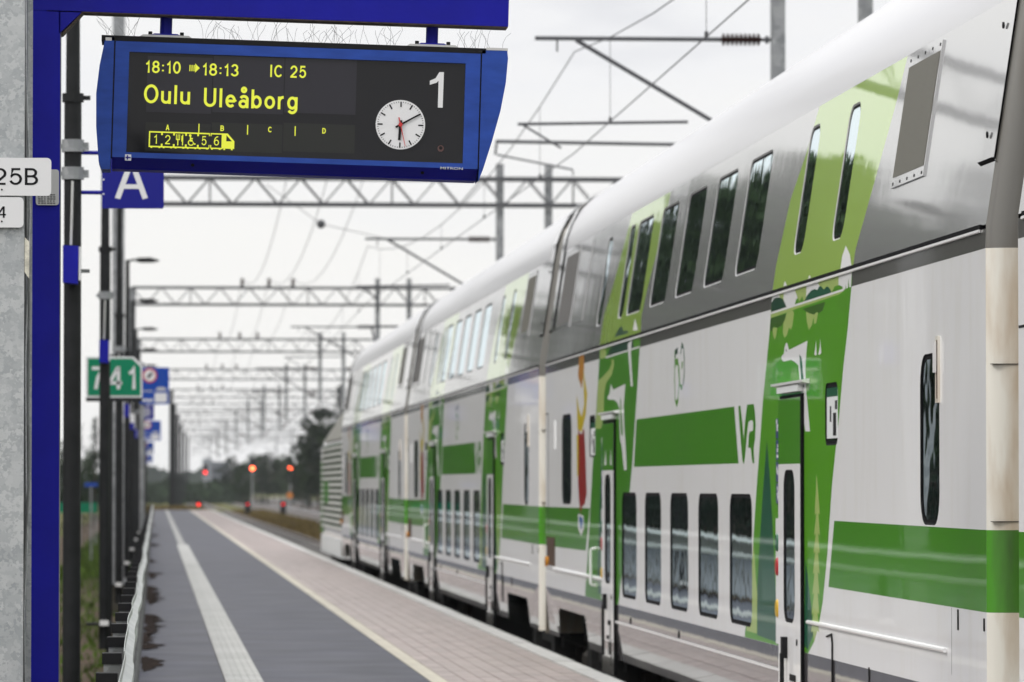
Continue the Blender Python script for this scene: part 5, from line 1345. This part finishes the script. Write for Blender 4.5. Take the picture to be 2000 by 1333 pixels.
# trees seen between the poles on the left
for px, Y, ty, kd, lab in ((150, 250, 800, 'c', 'dark conifer directly behind the thick dark lamp post'), (186, 300, 815, 'c', 'dark conifer showing between the two dark lamp posts'), (178, 330, 885, 'l', 'low leafy tree between the two dark lamp posts'),
                           (262, 420, 905, 'l', 'low leafy tree just right of the grey gantry mast'), (128, 280, 870, 'l', 'leafy tree squeezed between the blue post and the lamp post')):
    p = on_y(px, ty, Y); tree(p.x, Y, p.z + .78, lab, kd, 'trees left of the platform')
# trees behind the photographer, mirrored faintly in the display glass
for x, y, h, kd in ((-.6, -62, 9.5, 'l'), (-5, -55, 11, 'c'), (2.4, -75, 9, 'l'), (8.6, -66, 10.5, 'c'), (12.5, -58, 9, 'l'), (-11, -48, 12, 'c')):
    tree(x, y, h, 'tree behind the photographer, mirrored faintly in the departure board glass', kd, 'trees behind the photographer')
# trees on the right, ahead of the train
for px, Y, ty, kd, lab in ((664, 430, 752, 'c', 'tallest dark conifer rising just left of the last coach roof'), (640, 440, 800, 'l', 'dark leafy tree directly left of the tallest conifer'), (622, 450, 835, 'l', 'dark leafy tree right above the locomotive nose'),
                           (604, 470, 868, 'c', 'mid height dark conifer left of the locomotive'), (590, 500, 890, 'l', 'bushy dark tree behind the right amber signal'), (690, 430, 780, 'c', 'dark conifer mostly hidden behind the last coach')):
    p = on_y(px, ty, Y); tree(p.x, Y, p.z + .78, lab, kd, 'dark trees ahead of the train')
for i, px in enumerate(range(452, 640, 12)):
    Y = random.uniform(560, 700); p = on_y(px, random.uniform(886, 908), Y)
    tree(p.x, Y, max(4, p.z + .78), '%s tree from the left in the low row behind the red signals' % ORD[i], random.choice('lcl'), 'low tree row behind the signals')
def far_wood(name, n, yr, pxr, top, rad, seed):
    rg = random.Random(seed); mb = MB()
    for k in range(n):
        Y = rg.uniform(*yr); px = rg.uniform(*pxr); p = on_y(px, top(px) + rg.uniform(-3, 8), Y); r0 = rg.uniform(*rad); H = p.z + .78
        for q in range(16):
            z = -.78 + H * rg.uniform(.1, 1); w_ = r0 * (1.15 - (z + .78) / H * .85); a = rg.random() * 6.28; d = w_ * rg.random()
            c = Vector((p.x + math.cos(a) * d, Y + math.sin(a) * d, z)); s_ = r0 * rg.uniform(.3, .6)
            u = Vector((rg.gauss(0, 1), rg.gauss(0, .4), rg.gauss(0, 1))).normalized() * s_; v_ = Vector((u.z, rg.gauss(0, .3) * s_, -u.x)) * .7
            mb.face([c - u, c + v_, c + u, c - v_])
    return tag(mb.build(name, M_far, recalc=False), kind='stuff')
far_wood('far_forest', 900, (1500, 2000), (100, 900), lambda px: 922 + 8 * math.sin(px * .04), (2.2, 4.5), 5)
far_wood('far_thicket', 500, (620, 900), (60, 470), lambda px: 946 + 5 * math.sin(px * .07), (.9, 2.0), 6)

# distant tower block
Yb = 1350
p0 = on_y(396, 897, Yb); p1 = on_y(414, 950, Yb); p2 = on_y(412, 898, Yb); p3 = on_y(448, 950, Yb)
tb = thing('tower_block', 'distant bluish grey tower block behind the red signal', 'building', ((p0.x + p3.x) / 2, Yb, -.78))
cxb = (p0.x + p3.x) / 2
MB().box(p0.x - cxb, p1.x - cxb, 0, 9, 0, p0.z + .78 + .2).build('light_wing', M_bldg, tb)
MB().box(p2.x - cxb + .01, p3.x - cxb, -.5, 10, 0, p2.z + .78 - .6).build('dark_wing', M_bldg_d, tb)
wm = MB().box(-.7, .7, -.06, 0, -.6, .6).mesh('window', M_ink)
for i in range(3):
    for j in range(3): obj('window', wm, tb, (p2.x - cxb + 1.2 + i * 1.9, -.5, 2.2 + j * 2.2))
# small blue sign and green bin far left
p = on_y(178, 947, 150); bs_ = thing('blue_sign', 'small blue board between the dark lamp posts, in front of trees', 'sign', (p.x, 150, -.74))
MB().box(-.2, .2, 0, .03, p.z + .68, p.z + .80).build('board', M_sign_blue2, bs_); MB().cyl((0, .05, 0), (0, .05, p.z + .78), .03, n=6).build('pole', M_galv2, bs_)
p = on_y(172, 990, 190); fb = thing('green_fence', 'green panel fence seen between the dark lamp posts', 'fence', (p.x, 190, -.74))
MB().box(-1.4, .35, 0, .04, .1 + p.z + .4, p.z + .9).build('panel', M_kmgreen, fb)
for x in (-1.3, -.3, .3): MB().box(x - .03, x + .03, .05, .1, 0, p.z + .9).build('fence_post', M_galv2, fb)

# ================================================================== HAZE
hz_ = MB().box(-910, 910, -310, 2510, -2.6, 31).build('haze', [], None)
hm_ = bpy.data.materials.new('haze_air'); hm_.use_nodes = True; t = hm_.node_tree; t.nodes.clear()
o_ = N(t, 'ShaderNodeOutputMaterial'); v_ = N(t, 'ShaderNodeVolumePrincipled'); v_.inputs['Density'].default_value = .00010
v_.inputs['Color'].default_value = (.86, .90, .96, 1); t.links.new(v_.outputs[0], o_.inputs['Volume'])
hz_.data.materials.append(hm_); tag(hz_, kind='stuff')
